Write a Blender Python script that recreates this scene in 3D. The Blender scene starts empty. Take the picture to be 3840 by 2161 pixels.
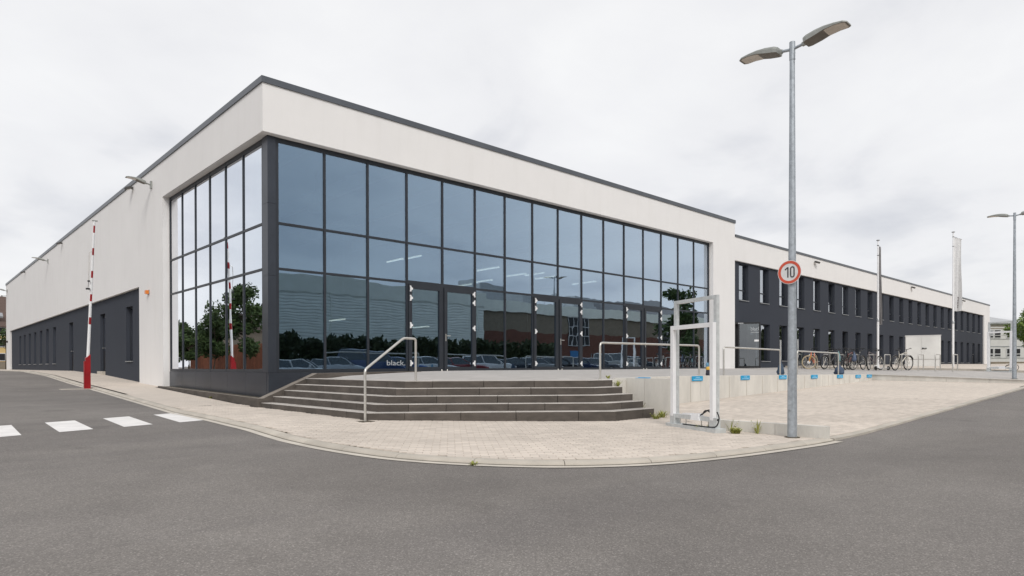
import bpy, bmesh, math, random
import numpy as np
from mathutils import Vector, Matrix
random.seed(7)
R = math.radians
scene = bpy.context.scene
COL = scene.collection

# ---------------------------------------------------------------- camera, sky, sun, exposure
cam_d = bpy.data.cameras.new('camera')
cam = bpy.data.objects.new('camera', cam_d); COL.objects.link(cam)
cam_d.sensor_width = 36.0; cam_d.lens = 22.90
cam_d.shift_y = 0.0801
cam_d.clip_start = 0.05; cam_d.clip_end = 3000
def cam_axes(yaw, pitch, roll):
    f = Vector((math.sin(yaw)*math.cos(pitch), math.cos(yaw)*math.cos(pitch), math.sin(pitch)))
    r = Vector((math.cos(yaw), -math.sin(yaw), 0)); u = r.cross(f)
    return r*math.cos(roll)+u*math.sin(roll), -r*math.sin(roll)+u*math.cos(roll), f
cr, cu, cf = cam_axes(0.7523, -0.0053, -0.0021)
M = Matrix((( cr.x, cu.x, -cf.x, -6.441), (cr.y, cu.y, -cf.y, -15.757), (cr.z, cu.z, -cf.z, 0.1153), (0,0,0,1)))
cam.matrix_world = M
scene.camera = cam

SUN_EL, SUN_AZ = 41.0, 211.0          # azimuth: clockwise from +Y, the side the sun stands on
world = bpy.data.worlds.new('World'); scene.world = world; world.use_nodes = True
wn = world.node_tree.nodes; wl = world.node_tree.links; wn.clear()
w_out = wn.new('ShaderNodeOutputWorld'); w_bg = wn.new('ShaderNodeBackground')
sky = wn.new('ShaderNodeTexSky'); sky.sky_type = 'NISHITA'; sky.sun_disc = False
sky.sun_elevation = R(SUN_EL); sky.sun_rotation = R(SUN_AZ); sky.air_density = 1.0; sky.dust_density = 2.0
tc = wn.new('ShaderNodeTexCoord'); sep = wn.new('ShaderNodeSeparateXYZ')
wl.new(tc.outputs['Generated'], sep.inputs[0])
def wmath(op, a, b=None, clamp=False):
    n = wn.new('ShaderNodeMath'); n.operation = op; n.use_clamp = clamp
    for i, v in enumerate((a, b)):
        if v is None: continue
        if isinstance(v, (int, float)): n.inputs[i].default_value = v
        else: wl.new(v, n.inputs[i])
    return n.outputs[0]
zz = wmath('ADD', wmath('MAXIMUM', sep.outputs[2], 0.0), 0.22)
comb = wn.new('ShaderNodeCombineXYZ')
wl.new(wmath('DIVIDE', sep.outputs[0], zz), comb.inputs[0]); wl.new(wmath('DIVIDE', sep.outputs[1], zz), comb.inputs[1])
n1 = wn.new('ShaderNodeTexNoise'); n1.inputs['Scale'].default_value = 0.85; n1.inputs['Detail'].default_value = 7; n1.inputs['Roughness'].default_value = 0.52
n2 = wn.new('ShaderNodeTexNoise'); n2.inputs['Scale'].default_value = 2.1; n2.inputs['Detail'].default_value = 6; n2.inputs['Distortion'].default_value = 0.5
wl.new(comb.outputs[0], n1.inputs['Vector']); wl.new(comb.outputs[0], n2.inputs['Vector'])
mixn = wmath('ADD', wmath('MULTIPLY', n1.outputs[0], 0.65), wmath('MULTIPLY', n2.outputs[0], 0.35))
ramp = wn.new('ShaderNodeValToRGB')
ramp.color_ramp.elements[0].position = 0.34; ramp.color_ramp.elements[0].color = (0.56, 0.575, 0.62, 1)
ramp.color_ramp.elements[1].position = 0.62; ramp.color_ramp.elements[1].color = (0.87, 0.87, 0.872, 1)
e = ramp.color_ramp.elements.new(0.48); e.color = (0.785, 0.785, 0.80, 1)
wl.new(mixn, ramp.inputs[0])
skys = wn.new('ShaderNodeMix'); skys.data_type = 'RGBA'; skys.blend_type = 'MULTIPLY'; skys.inputs[0].default_value = 1.0
wl.new(sky.outputs[0], skys.inputs[6]); skys.inputs[7].default_value = (0.10, 0.10, 0.10, 1)
over = wn.new('ShaderNodeMix'); over.data_type = 'RGBA'; over.inputs[0].default_value = 0.93
wl.new(skys.outputs[2], over.inputs[6]); wl.new(ramp.outputs[0], over.inputs[7])
wl.new(over.outputs[2], w_bg.inputs[0]); w_bg.inputs[1].default_value = 1.0
wl.new(w_bg.outputs[0], w_out.inputs[0])

sun_d = bpy.data.lights.new('sun', 'SUN'); sun_d.energy = 1.5; sun_d.angle = R(22); sun_d.color = (1.0, 0.965, 0.92)
sun = bpy.data.objects.new('sun', sun_d); COL.objects.link(sun); sun.location = (-20, -25, 30)
sd = Vector((math.sin(R(SUN_AZ))*math.cos(R(SUN_EL)), math.cos(R(SUN_AZ))*math.cos(R(SUN_EL)), math.sin(R(SUN_EL))))
sun.rotation_euler = sd.to_track_quat('Z', 'Y').to_euler()
vs = scene.view_settings; vs.view_transform = 'Standard'; vs.look = 'None'; vs.gamma = 1.0; vs.exposure = 0.20
vs.use_curve_mapping = False
scene.render.engine = 'CYCLES'
scene.cycles.use_denoising = True
scene.cycles.max_bounces = 8; scene.cycles.transparent_max_bounces = 16
scene.cycles.sample_clamp_indirect = 6.0

# ---------------------------------------------------------------- materials
MATS = {}
def new_mat(name):
    m = bpy.data.materials.new(name); m.use_nodes = True; MATS[name] = m
    return m, m.node_tree.nodes, m.node_tree.links, m.node_tree.nodes['Principled BSDF']
def coords(nodes, links, scale=(1,1,1), kind='Object'):
    if kind == 'World':
        g = nodes.new('ShaderNodeNewGeometry'); src = g.outputs['Position']
    else:
        t = nodes.new('ShaderNodeTexCoord'); src = t.outputs[kind]
    mp = nodes.new('ShaderNodeMapping'); mp.inputs['Scale'].default_value = scale
    links.new(src, mp.inputs[0]); return mp.outputs[0]
def noise(nodes, links, vec, scale, detail=4, rough=0.55, dist=0):
    n = nodes.new('ShaderNodeTexNoise'); n.inputs['Scale'].default_value = scale; n.inputs['Detail'].default_value = detail
    n.inputs['Roughness'].default_value = rough; n.inputs['Distortion'].default_value = dist
    links.new(vec, n.inputs['Vector']); return n.outputs[0]
def rampf(nodes, links, fac, stops):
    r = nodes.new('ShaderNodeValToRGB'); el = r.color_ramp.elements
    while len(el) < len(stops): el.new(0.5)
    for q, (p, c) in zip(el, stops): q.position = p; q.color = (*c, 1)
    links.new(fac, r.inputs[0]); return r.outputs[0]
def mixc(nodes, links, mode, fac, a, b):
    m = nodes.new('ShaderNodeMix'); m.data_type = 'RGBA'; m.blend_type = mode
    for i, v in ((0, fac), (6, a), (7, b)):
        if isinstance(v, (int, float)): m.inputs[i].default_value = v
        elif isinstance(v, tuple): m.inputs[i].default_value = (*v, 1)
        else: links.new(v, m.inputs[i])
    return m.outputs[2]
def bump(nodes, links, bsdf, h, strength=0.3, dist=0.01):
    b = nodes.new('ShaderNodeBump'); b.inputs['Strength'].default_value = strength; b.inputs['Distance'].default_value = dist
    links.new(h, b.inputs['Height']); links.new(b.outputs[0], bsdf.inputs['Normal'])
def varied(name, col, amp=0.12, scale=3.0, rough=0.6, metal=0.0, stretch=(1,1,1), fine=60, bstr=0.1, bdist=0.004, kind='World', island=0.0, spec=0.4, coat=0.0):
    """base colour with broad blotches, fine grain and fine relief"""
    m, n, l, b = new_mat(name)
    v = coords(n, l, stretch, kind)
    a = noise(n, l, v, scale, 5, 0.6); f = noise(n, l, v, fine, 3, 0.6)
    lo = tuple(max(0, c*(1-amp)) for c in col); hi = tuple(c*(1+amp) for c in col)
    c = rampf(n, l, a, [(0.3, lo), (0.7, hi)])
    c = mixc(n, l, 'MULTIPLY', 0.5, c, rampf(n, l, f, [(0.3, (1-amp,)*3), (0.7, (1,)*3)]))
    if island:
        g = n.new('ShaderNodeNewGeometry')
        c = mixc(n, l, 'MULTIPLY', 1.0, c, rampf(n, l, g.outputs['Random Per Island'], [(0.0, (1-island,)*3), (1.0, (1,)*3)]))
        oi = n.new('ShaderNodeObjectInfo')
        c = mixc(n, l, 'MULTIPLY', 1.0, c, rampf(n, l, oi.outputs['Random'], [(0.0, (1-island*.8,)*3), (1.0, (1+island*.3,)*3)]))
    l.new(c, b.inputs['Base Color']); b.inputs['Roughness'].default_value = rough; b.inputs['Metallic'].default_value = metal
    b.inputs['Specular IOR Level'].default_value = spec; b.inputs['Coat Weight'].default_value = coat
    if bstr: bump(n, l, b, f, bstr, bdist)
    return m
def plain(name, col, rough=0.5, metal=0.0, spec=0.5, emit=0.0, coat=0.0):
    m, n, l, b = new_mat(name)
    v = coords(n, l, kind='Object'); a = noise(n, l, v, 9, 3)
    c = rampf(n, l, a, [(0.3, tuple(x*0.9 for x in col)), (0.7, tuple(min(1, x*1.06) for x in col))])
    l.new(c, b.inputs['Base Color']); b.inputs['Roughness'].default_value = rough; b.inputs['Metallic'].default_value = metal
    b.inputs['Specular IOR Level'].default_value = spec; b.inputs['Coat Weight'].default_value = coat
    if emit: b.inputs['Emission Color'].default_value = (*col, 1); b.inputs['Emission Strength'].default_value = emit
    return m

def plaster(name, col):
    m, n, l, b = new_mat(name)
    v = coords(n, l, (1, 1, 1), 'World'); vs_ = coords(n, l, (1.7, 1.7, 0.22), 'World')
    a = noise(n, l, v, 0.5, 6, 0.62); st = noise(n, l, vs_, 1.4, 5, 0.65); f = noise(n, l, v, 90, 3)
    c = rampf(n, l, a, [(0.3, tuple(x*0.95 for x in col)), (0.7, col)])
    c = mixc(n, l, 'MULTIPLY', 0.20, c, rampf(n, l, st, [(0.30, (0.86, 0.85, 0.83)), (0.50, (1, 1, 1))]))
    l.new(c, b.inputs['Base Color']); b.inputs['Roughness'].default_value = 0.9; b.inputs['Specular IOR Level'].default_value = 0.2
    bump(n, l, b, f, 0.35, 0.004)
    return m
WHITE = plaster('white_plaster', (0.80, 0.785, 0.772))
DARKW = plaster('dark_plaster', (0.046, 0.052, 0.066))
CAP = varied('parapet_metal', (0.115, 0.124, 0.138), 0.12, 0.8, 0.38, 0.6, fine=20, bstr=0.03)
ANTH = varied('anthracite_frame', (0.032, 0.037, 0.046), 0.1, 2, 0.42, 0.25, fine=40, bstr=0.02)
PANEL = varied('anthracite_panel', (0.045, 0.052, 0.066), 0.15, 1.2, 0.3, 0.3, fine=30, bstr=0.02)
SILL = varied('sill_metal', (0.40, 0.41, 0.42), 0.1, 2, 0.4, 0.6, bstr=0)
GALV = varied('galvanised_steel', (0.40, 0.435, 0.47), 0.20, 14, 0.48, 0.45, fine=45, bstr=0.05, kind='Object')
WPOST = varied('white_powder_coat', (0.84, 0.84, 0.85), 0.05, 4, 0.35, 0.0, fine=40, bstr=0.0, kind='Object')
ZFRAME = varied('light_zinc', (0.60, 0.62, 0.62), 0.12, 12, 0.45, 0.2, fine=40, bstr=0.04, kind='Object')
STEEL = varied('brushed_steel', (0.62, 0.60, 0.56), 0.12, 6, 0.36, 0.75, fine=60, bstr=0.0, kind='Object')
RED = varied('red_paint', (0.30, 0.006, 0.010), 0.15, 3, 0.38, 0, fine=30, bstr=0.02, kind='Object')
BWHITE = varied('barrier_white', (0.78, 0.78, 0.78), 0.05, 3, 0.4, 0, bstr=0.0, kind='Object')
CONC = varied('pale_concrete', (0.66, 0.635, 0.585), 0.12, 1.6, 0.9, 0, (1.6, 1.6, 0.35), 40, 0.25, 0.004)
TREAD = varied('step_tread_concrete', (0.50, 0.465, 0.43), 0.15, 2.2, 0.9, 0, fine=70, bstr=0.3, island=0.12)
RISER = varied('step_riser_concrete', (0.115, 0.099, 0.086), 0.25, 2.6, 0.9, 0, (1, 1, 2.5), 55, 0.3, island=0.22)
KSIDE = varied('side_kerb_concrete', (0.25, 0.22, 0.19), 0.2, 2.2, 0.9, 0, fine=70, bstr=0.3, island=0.12)
PAVER = varied('sandstone_paver', (0.665, 0.59, 0.515), 0.09, 0.7, 0.92, 0, fine=50, bstr=0.3, bdist=0.003, island=0.17)
BED = varied('joint_sand', (0.40, 0.345, 0.285), 0.2, 3, 0.95, 0, fine=90, bstr=0.3)
KERB = varied('kerb_concrete', (0.53, 0.485, 0.42), 0.14, 2.0, 0.9, 0, fine=60, bstr=0.3, island=0.10)
GUTTER = varied('gutter_concrete', (0.56, 0.515, 0.45), 0.12, 2.0, 0.9, 0, fine=60, bstr=0.3)
PAINT = varied('road_paint', (0.77, 0.75, 0.73), 0.10, 3, 0.75, 0, fine=120, bstr=0.35, bdist=0.002)
LGREY = varied('cabinet_grey', (0.74, 0.74, 0.72), 0.06, 1.5, 0.5, 0, bstr=0.02)
BLACK = plain('black_rubber', (0.012, 0.012, 0.013), 0.6)
BLK2 = plain('black_satin', (0.016, 0.016, 0.018), 0.35)
LUMI = varied('luminaire_grey', (0.34, 0.35, 0.33), 0.1, 5, 0.5, 0.3, bstr=0, kind='Object')
FLOODM = varied('floodlight_grey', (0.085, 0.08, 0.075), 0.1, 8, 0.5, 0.2, bstr=0, kind='Object')
LENS = varied('luminaire_lens', (0.62, 0.55, 0.47), 0.08, 12, 0.25, 0, bstr=0, kind='Object')
LUND = varied('luminaire_underside', (0.20, 0.18, 0.155), 0.1, 8, 0.6, 0, bstr=0, kind='Object')
SIGNR = plain('sign_red', (0.62, 0.085, 0.04), 0.4)
SIGNW = plain('sign_white', (0.72, 0.72, 0.72), 0.4)
SIGNK = plain('sign_black', (0.06, 0.055, 0.06), 0.4)
BLUE = plain('sign_blue', (0.0, 0.33, 0.62), 0.4)
BLUETXT = plain('sign_lettering', (0.45, 0.72, 0.90), 0.4)
HWHITE = plain('white_plastic', (0.80, 0.80, 0.80), 0.35)
ORANGE = plain('orange_plastic', (0.75, 0.22, 0.03), 0.35)
LETTER = plain('window_lettering', (0.42, 0.44, 0.46), 0.5)
INWALL = varied('interior_wall', (0.22, 0.22, 0.22), 0.05, 1, 0.9, 0, bstr=0)
INCEIL = varied('interior_ceiling', (0.30, 0.31, 0.33), 0.05, 1, 0.9, 0, bstr=0)
INFLOOR = varied('interior_floor', (0.12, 0.115, 0.11), 0.1, 1, 0.5, 0, bstr=0)
TUBE = plain('lit_tube', (1.0, 0.93, 0.80), 0.4, emit=2.2)
LAMPW = plain('pendant_white', (0.8, 0.8, 0.8), 0.4)
INSIDE = plain('dark_room', (0.010, 0.010, 0.012), 0.8)
ROOFM = varied('roof_gravel', (0.25, 0.24, 0.23), 0.1, 3, 0.95, 0)
SOIL_SHADE = varied('soil_and_shade', (0.10, 0.085, 0.06), 0.3, 6, 0.95, 0)  # bare earth, also the dark strip painted as shade at the kerb foot
BARK = varied('bark', (0.09, 0.07, 0.05), 0.3, 5, 0.95, 0, (1,1,.3), bstr=0.5, bdist=0.01)
YEL = varied('yellow_render', (0.62, 0.45, 0.20), 0.06, 1, 0.9, 0)
TILE = varied('brown_roof_tiles', (0.13, 0.09, 0.075), 0.2, 5, 0.9, 0, island=0.2)
SCHOOLW = varied('pale_cladding', (0.60, 0.59, 0.57), 0.05, 1, 0.8, 0)
ZINC = varied('zinc_roof', (0.46, 0.47, 0.48), 0.1, 1, 0.6, 0.3, (6,1,1))
CORR = varied('corrugated_sheet', (0.86, 0.88, 0.82), 0.08, 1, 0.5, 0.15, bstr=0)
FASCIA = varied('hall_fascia', (0.82, 0.84, 0.76), 0.06, 1, 0.6, 0, bstr=0)
BRICK = varied('red_brick_wall', (0.17, 0.075, 0.052), 0.15, 2, 0.9, 0, fine=8)
BRICKB = varied('tan_brick_band', (0.24, 0.20, 0.15), 0.12, 2, 0.9, 0, fine=8)
OFENCE = varied('orange_boards', (0.34, 0.12, 0.06), 0.15, 1.5, 0.8, 0, island=0.2)
BLUEDOOR = plain('blue_door_paint', (0.04, 0.20, 0.45), 0.4)
BARW = plain('white_glazing_bar', (0.65, 0.65, 0.65), 0.5)

# asphalt with visible aggregate
ASPH, n, l, b = new_mat('asphalt')
v = coords(n, l, kind='World')
big = noise(n, l, v, 0.22, 5, 0.6, 0.6); mid = noise(n, l, v, 2.2, 4); fin = noise(n, l, v, 130, 2, 0.7)
vor = n.new('ShaderNodeTexVoronoi'); vor.inputs['Scale'].default_value = 120; l.new(v, vor.inputs['Vector'])
c = rampf(n, l, big, [(0.32, (0.172, 0.158, 0.147)), (0.68, (0.228, 0.211, 0.197))])
c = mixc(n, l, 'MULTIPLY', 0.6, c, rampf(n, l, mid, [(0.3, (0.90,)*3), (0.7, (1.05,)*3)]))
lane = noise(n, l, coords(n, l, (.10, .55, 1), 'World'), 1.0, 4, 0.6, 1.2); spots = noise(n, l, v, 0.9, 3, 0.5)
c = mixc(n, l, 'MULTIPLY', 0.7, c, rampf(n, l, lane, [(0.34, (0.88, 0.88, 0.89)), (0.60, (1.03, 1.03, 1.02))]))
c = mixc(n, l, 'MULTIPLY', 0.6, c, rampf(n, l, spots, [(0.24, (0.74,)*3), (0.33, (1,)*3)]))
sp = n.new('ShaderNodeSeparateColor'); l.new(vor.outputs['Color'], sp.inputs[0])
c = mixc(n, l, 'MULTIPLY', 0.85, c, rampf(n, l, sp.outputs[0], [(0.0, (0.70,)*3), (0.5, (0.97,)*3), (0.88, (1.12,)*3), (0.97, (1.65,)*3)]))
l.new(c, b.inputs['Base Color']); b.inputs['Roughness'].default_value = 0.88; b.inputs['Specular IOR Level'].default_value = 0.25
bump(n, l, b, vor.outputs['Distance'], 0.55, 0.006)

# far paving (pieces too small to tell apart): brick pattern
def paving_far(name, col, bw, rh, mort):
    m, n, l, b = new_mat(name)
    v = coords(n, l, kind='World')
    br = n.new('ShaderNodeTexBrick'); br.inputs['Scale'].default_value = 1.0; br.inputs['Brick Width'].default_value = bw; br.inputs['Row Height'].default_value = rh
    br.inputs['Mortar Size'].default_value = 0.006; br.inputs['Color1'].default_value = (*col, 1)
    br.inputs['Color2'].default_value = (*[x*0.88 for x in col], 1); br.inputs['Mortar'].default_value = (*mort, 1)
    l.new(v, br.inputs['Vector'])
    a = noise(n, l, v, 0.6, 5)
    c = mixc(n, l, 'MULTIPLY', 0.6, br.outputs[0], rampf(n, l, a, [(0.3, (0.88,)*3), (0.7, (1.05,)*3)]))
    l.new(c, b.inputs['Base Color']); b.inputs['Roughness'].default_value = 0.92
    return m
PAVFAR = paving_far('sandstone_paving', (0.65, 0.575, 0.50), 0.2, 0.1, (0.47, 0.41, 0.345))
TERR = paving_far('terrace_paving', (0.47, 0.445, 0.42), 0.4, 0.2, (0.37, 0.35, 0.33))

# glass
def glass(name, base, gain, tint, trans, wav=0.0):
    m = bpy.data.materials.new(name); m.use_nodes = True; n = m.node_tree.nodes; l = m.node_tree.links; n.clear()
    out = n.new('ShaderNodeOutputMaterial'); mix = n.new('ShaderNodeMixShader')
    tr = n.new('ShaderNodeBsdfTransparent'); tr.inputs[0].default_value = (*trans, 1)
    gl = n.new('ShaderNodeBsdfGlossy'); gl.inputs['Color'].default_value = (*tint, 1); gl.inputs['Roughness'].default_value = 0.0
    tm_ = n.new('ShaderNodeMix'); tm_.data_type = 'RGBA'; tm_.inputs[6].default_value = (*tint, 1); tm_.inputs[7].default_value = (0.97, 0.975, 1.0, 1); l.new(tm_.outputs[2], gl.inputs['Color'])
    lw = n.new('ShaderNodeLayerWeight'); lw.inputs['Blend'].default_value = 0.5
    pw = n.new('ShaderNodeMath'); pw.operation = 'POWER'; pw.inputs[1].default_value = 1.55; l.new(lw.outputs['Facing'], pw.inputs[0])
    ma = n.new('ShaderNodeMath'); ma.operation = 'MULTIPLY_ADD'; ma.inputs[1].default_value = gain; ma.inputs[2].default_value = base; ma.use_clamp = True
    l.new(pw.outputs[0], ma.inputs[0]); tf_ = n.new('ShaderNodeMath'); tf_.operation = 'MULTIPLY'; tf_.inputs[1].default_value = 1.5; tf_.use_clamp = True; l.new(pw.outputs[0], tf_.inputs[0]); l.new(tf_.outputs[0], tm_.inputs[0]); l.new(ma.outputs[0], mix.inputs[0])
    l.new(tr.outputs[0], mix.inputs[1]); l.new(gl.outputs[0], mix.inputs[2]); l.new(mix.outputs[0], out.inputs[0])
    if wav:
        v = coords(n, l, kind='World'); h = noise(n, l, v, 0.9, 2, 0.4)
        bp_ = n.new('ShaderNodeBump'); bp_.inputs['Strength'].default_value = wav; bp_.inputs['Distance'].default_value = 0.01
        l.new(h, bp_.inputs['Height']); l.new(bp_.outputs[0], gl.inputs['Normal'])
    return m
GLASS = glass('solar_glass', 0.29, 1.15, (0.53, 0.74, 0.96), (0.46, 0.52, 0.54), 0.3)
WGLASS = glass('window_glass', 0.10, 1.0, (0.80, 0.90, 1.0), (0.30, 0.32, 0.34), 0.05)
CGLASS = glass('car_glass', 0.10, 0.70, (0.8, 0.92, 1.0), (0.05, 0.06, 0.07))

def leafmat(name, c0, c1):
    m, n, l, b = new_mat(name)
    g = n.new('ShaderNodeNewGeometry')
    l.new(rampf(n, l, g.outputs['Random Per Island'], [(0, c0), (1, c1)]), b.inputs['Base Color'])
    b.inputs['Roughness'].default_value = 0.6; b.inputs['Specular IOR Level'].default_value = 0.25
    return m
LEAF = leafmat('tree_leaves', (0.022, 0.045, 0.013), (0.065, 0.10, 0.03))
LEAFB = leafmat('bright_leaves', (0.07, 0.13, 0.02), (0.17, 0.24, 0.05))
HEDGE = leafmat('hedge_leaves', (0.022, 0.034, 0.013), (0.06, 0.075, 0.03))
WEED = leafmat('weed_leaves', (0.16, 0.20, 0.03), (0.42, 0.40, 0.12))
LAWN = varied('lawn', (0.10, 0.12, 0.04), 0.3, 1.5, 0.95, 0, fine=30, bstr=0.5, bdist=0.02)

# ---------------------------------------------------------------- mesh helpers
class MB:
    def __init__(s): s.v = []; s.f = []; s.mi = []
    def add(s, vs_, fs, mi=0):
        o = len(s.v); s.v += [tuple(p) for p in vs_]; s.f += [tuple(i+o for i in f) for f in fs]; s.mi += [mi]*len(fs); return s
    def hexa(s, b, t, mi=0, top=None):
        """b, t: four bottom and four top corners, counter-clockwise from above"""
        k = len(b); fs = [tuple(range(k))[::-1], tuple(range(k, 2*k))] + [(i, (i+1) % k, k+(i+1) % k, k+i) for i in range(k)]
        o = len(s.v); s.v += [tuple(p) for p in b] + [tuple(p) for p in t]
        for j, f in enumerate(fs): s.f.append(tuple(i+o for i in f)); s.mi.append(top if (top is not None and j == 1) else mi)
        return s
    def box(s, x0, x1, y0, y1, z0, z1, mi=0, top=None):
        return s.hexa([(x0,y0,z0),(x1,y0,z0),(x1,y1,z0),(x0,y1,z0)], [(x0,y0,z1),(x1,y0,z1),(x1,y1,z1),(x0,y1,z1)], mi, top)
    def obox(s, c, ax, ay, az, hx, hy, hz, mi=0):
        c = Vector(c); ax, ay, az = Vector(ax).normalized()*hx, Vector(ay).normalized()*hy, Vector(az).normalized()*hz
        q = lambda i, j, k: c+ax*i+ay*j+az*k
        return s.hexa([q(-1,-1,-1),q(1,-1,-1),q(1,1,-1),q(-1,1,-1)], [q(-1,-1,1),q(1,-1,1),q(1,1,1),q(-1,1,1)], mi)
    def bar(s, a, b, w, h, up=(0,0,1), mi=0):
        a = Vector(a); b = Vector(b); d = b-a; side = d.cross(Vector(up)); 
        if side.length < 1e-6: side = Vector((1,0,0))
        u = side.cross(d)
        return s.obox((a+b)/2, d, side, u, d.length/2, w/2, h/2, mi)
    def tube(s, pts, r, n=10, closed=False, cap=True, mi=0):
        P = [Vector(p) for p in pts]; rr = r if isinstance(r, (list, tuple)) else [r]*len(P)
        prev = None; o = len(s.v); m = len(P)
        for i, p in enumerate(P):
            if closed: d = P[(i+1) % m]-P[i-1]
            else: d = P[min(i+1, m-1)]-P[max(i-1, 0)]
            d.normalize()
            if prev is None:
                a = d.cross(Vector((0,0,1)))
                if a.length < 1e-3: a = d.cross(Vector((1,0,0)))
            else: a = prev - d*prev.dot(d)
            a.normalize(); prev = a; bb = d.cross(a)
            for j in range(n):
                t = 2*math.pi*j/n; s.v.append(tuple(p+(a*math.cos(t)+bb*math.sin(t))*rr[i]))
        for i in range(m if closed else m-1):
            for j in range(n):
                k = (i+1) % m
                s.f.append((o+i*n+j, o+i*n+(j+1) % n, o+k*n+(j+1) % n, o+k*n+j)); s.mi.append(mi)
        if cap and not closed:
            s.f.append(tuple(o+j for j in range(n))[::-1]); s.f.append(tuple(o+(m-1)*n+j for j in range(n))); s.mi += [mi, mi]
        return s
    def prism(s, poly, z0, z1, mi=0, top=None):
        zf = lambda z, p: z(p[0], p[1]) if callable(z) else z
        return s.hexa([(p[0],p[1],zf(z0,p)) for p in poly], [(p[0],p[1],zf(z1,p)) for p in poly], mi, top)
    def lathe(s, prof, n=16, c=(0,0,0), mi=0):
        o = len(s.v); c = Vector(c)
        for r, z in prof:
            for j in range(n):
                t = 2*math.pi*j/n; s.v.append((c.x+r*math.cos(t), c.y+r*math.sin(t), c.z+z))
        for i in range(len(prof)-1):
            for j in range(n):
                s.f.append((o+i*n+j, o+i*n+(j+1) % n, o+(i+1)*n+(j+1) % n, o+(i+1)*n+j)); s.mi.append(mi)
        s.f.append(tuple(o+j for j in range(n))[::-1]); s.f.append(tuple(o+(len(prof)-1)*n+j for j in range(n))); s.mi += [mi, mi]
        return s
    def mesh(s, name, mats, off=(0,0,0), smooth=False):
        me = bpy.data.meshes.new(name); ox, oy, oz = off
        me.from_pydata([(a-ox, b-oy, c-oz) for a, b, c in s.v], [], s.f)
        if not isinstance(mats, (list, tuple)): mats = [mats]
        for m in mats: me.materials.append(m)
        me.polygons.foreach_set('material_index', s.mi)
        if smooth:
            me.polygons.foreach_set('use_smooth', [True]*len(me.polygons))
            me.set_sharp_from_angle(angle=R(40))
        me.update(); return me
    def build(s, name, mats, parent=None, smooth=False, origin=None):
        if parent is not None:
            off = Vector((0,0,0)); q = parent
            while q is not None: off += q.location; q = q.parent
        elif origin is not None: off = Vector(origin)
        else:
            a = np.array(s.v); lo, hi = a.min(0), a.max(0); off = Vector(((lo[0]+hi[0])/2, (lo[1]+hi[1])/2, lo[2]))
        o = bpy.data.objects.new(name, s.mesh(name, mats, off, smooth)); COL.objects.link(o)
        if parent is not None: o.parent = parent
        else: o.location = off
        return o
def tag(o, label=None, cat=None, group=None, kind=None):
    if label: o['label'] = label
    if cat: o['category'] = cat
    if group: o['group'] = group
    if kind: o['kind'] = kind
    return o
def thing(name, loc, label, cat, group=None, rz=0):
    o = bpy.data.objects.new(name, None); o.empty_display_size = 0.2; COL.objects.link(o); o.location = loc; o.rotation_euler.z = rz
    return tag(o, label, cat, group)
def copy_tree(o, parent=None):
    c = o.copy(); COL.objects.link(c); c.parent = parent
    for ch in o.children: copy_tree(ch, c)
    return c
def text_mesh(name, body, size, origin, xdir, ydir, mat, parent, extr=0.002, width=None):
    cu_ = bpy.data.curves.new(name, 'FONT'); cu_.body = body; cu_.size = size; cu_.extrude = extr
    t = bpy.data.objects.new(name, cu_); COL.objects.link(t)
    dg = bpy.context.evaluated_depsgraph_get(); me = bpy.data.meshes.new_from_object(t.evaluated_get(dg))
    bpy.data.objects.remove(t); bpy.data.curves.remove(cu_)
    X = Vector(xdir).normalized(); Y = Vector(ydir).normalized(); Z = X.cross(Y)
    if width:
        xs = [v.co.x for v in me.vertices]; sx = width/(max(xs)-min(xs))
    else: sx = 1
    off = Vector((0,0,0)); q = parent
    while q is not None: off += q.location; q = q.parent
    for v in me.vertices: v.co = Vector(origin)-off + X*v.co.x*sx + Y*v.co.y + Z*v.co.z
    me.materials.clear(); me.materials.append(mat)
    o = bpy.data.objects.new(name, me); COL.objects.link(o); o.parent = parent
    return o

# ---------------------------------------------------------------- terrain heights
AY = [(-60,-1.05),(-16,-1.0),(-12,-.97),(-6.5,-.92),(-5,-.88),(0,-.86),(8.6,-.55),(12,-.44),(18,-.2),(25,-.06),(54,-.04),(120,-.02)]
AYx = [q[0] for q in AY]; AYz = [q[1] for q in AY]
def P(x, y):                                  # top of the pavement / forecourt paving
    a = float(np.interp(y, AYx, AYz))
    k = min(1, max(0, -y/6.0))
    bb = (.027*min(max(0, x-5), 17)+.003*max(0, x-22))*k
    z = a+bb
    return min(z, -0.03) if x > 0.2 else z
def road(x, y):
    d = .045 if x < 3 else (.03 if x > 4.2 else .045-.0125*(x-3))
    return P(x, y)-d
TP = [(1.04,0,-.175),(1.04,-2.3,-.175),(1.04,-4.57,-.175),(2.54,-5.73,-.175),(4.04,-6.885,-.175),(4.85,-6.885,-.175),(5.5,-6.6,-.17),(9,-6.5,-.16),
      (14,-6.5,-.19),(18,-6.5,-.215),(22,-6.5,-.24),(22,-11.5,-.40),(22.7,-11,-.37),(26.6,-8.3,-.13),(26.6,-5,-.09),(26.7,-1.7,-.02),(4.5,0,-.03),(8,0,-.01),
      (14,0,-.01),(20,0,0),(23,0,0),(30,0,.04),(40,0,.09),(58,0,.17),(77,0,.2),(33,-3.3,-.03),(39,-3.8,0),(38,-5.6,-.02),(30,-12,-.25),(45,-12,-.1),(77,-12,.1),(3,-3,-.1),(10,-3,-.07),(90,-6,.2)]
_X = np.array([p[:2] for p in TP]); _z = np.array([p[2] for p in TP])
def _phi(d): return np.where(d > 1e-9, d*d*np.log(np.maximum(d, 1e-9)), 0)
_n = len(TP); _A = np.zeros((_n+3, _n+3)); _A[:_n,:_n] = _phi(np.linalg.norm(_X[:,None]-_X[None], axis=2))+np.eye(_n)*.3
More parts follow.
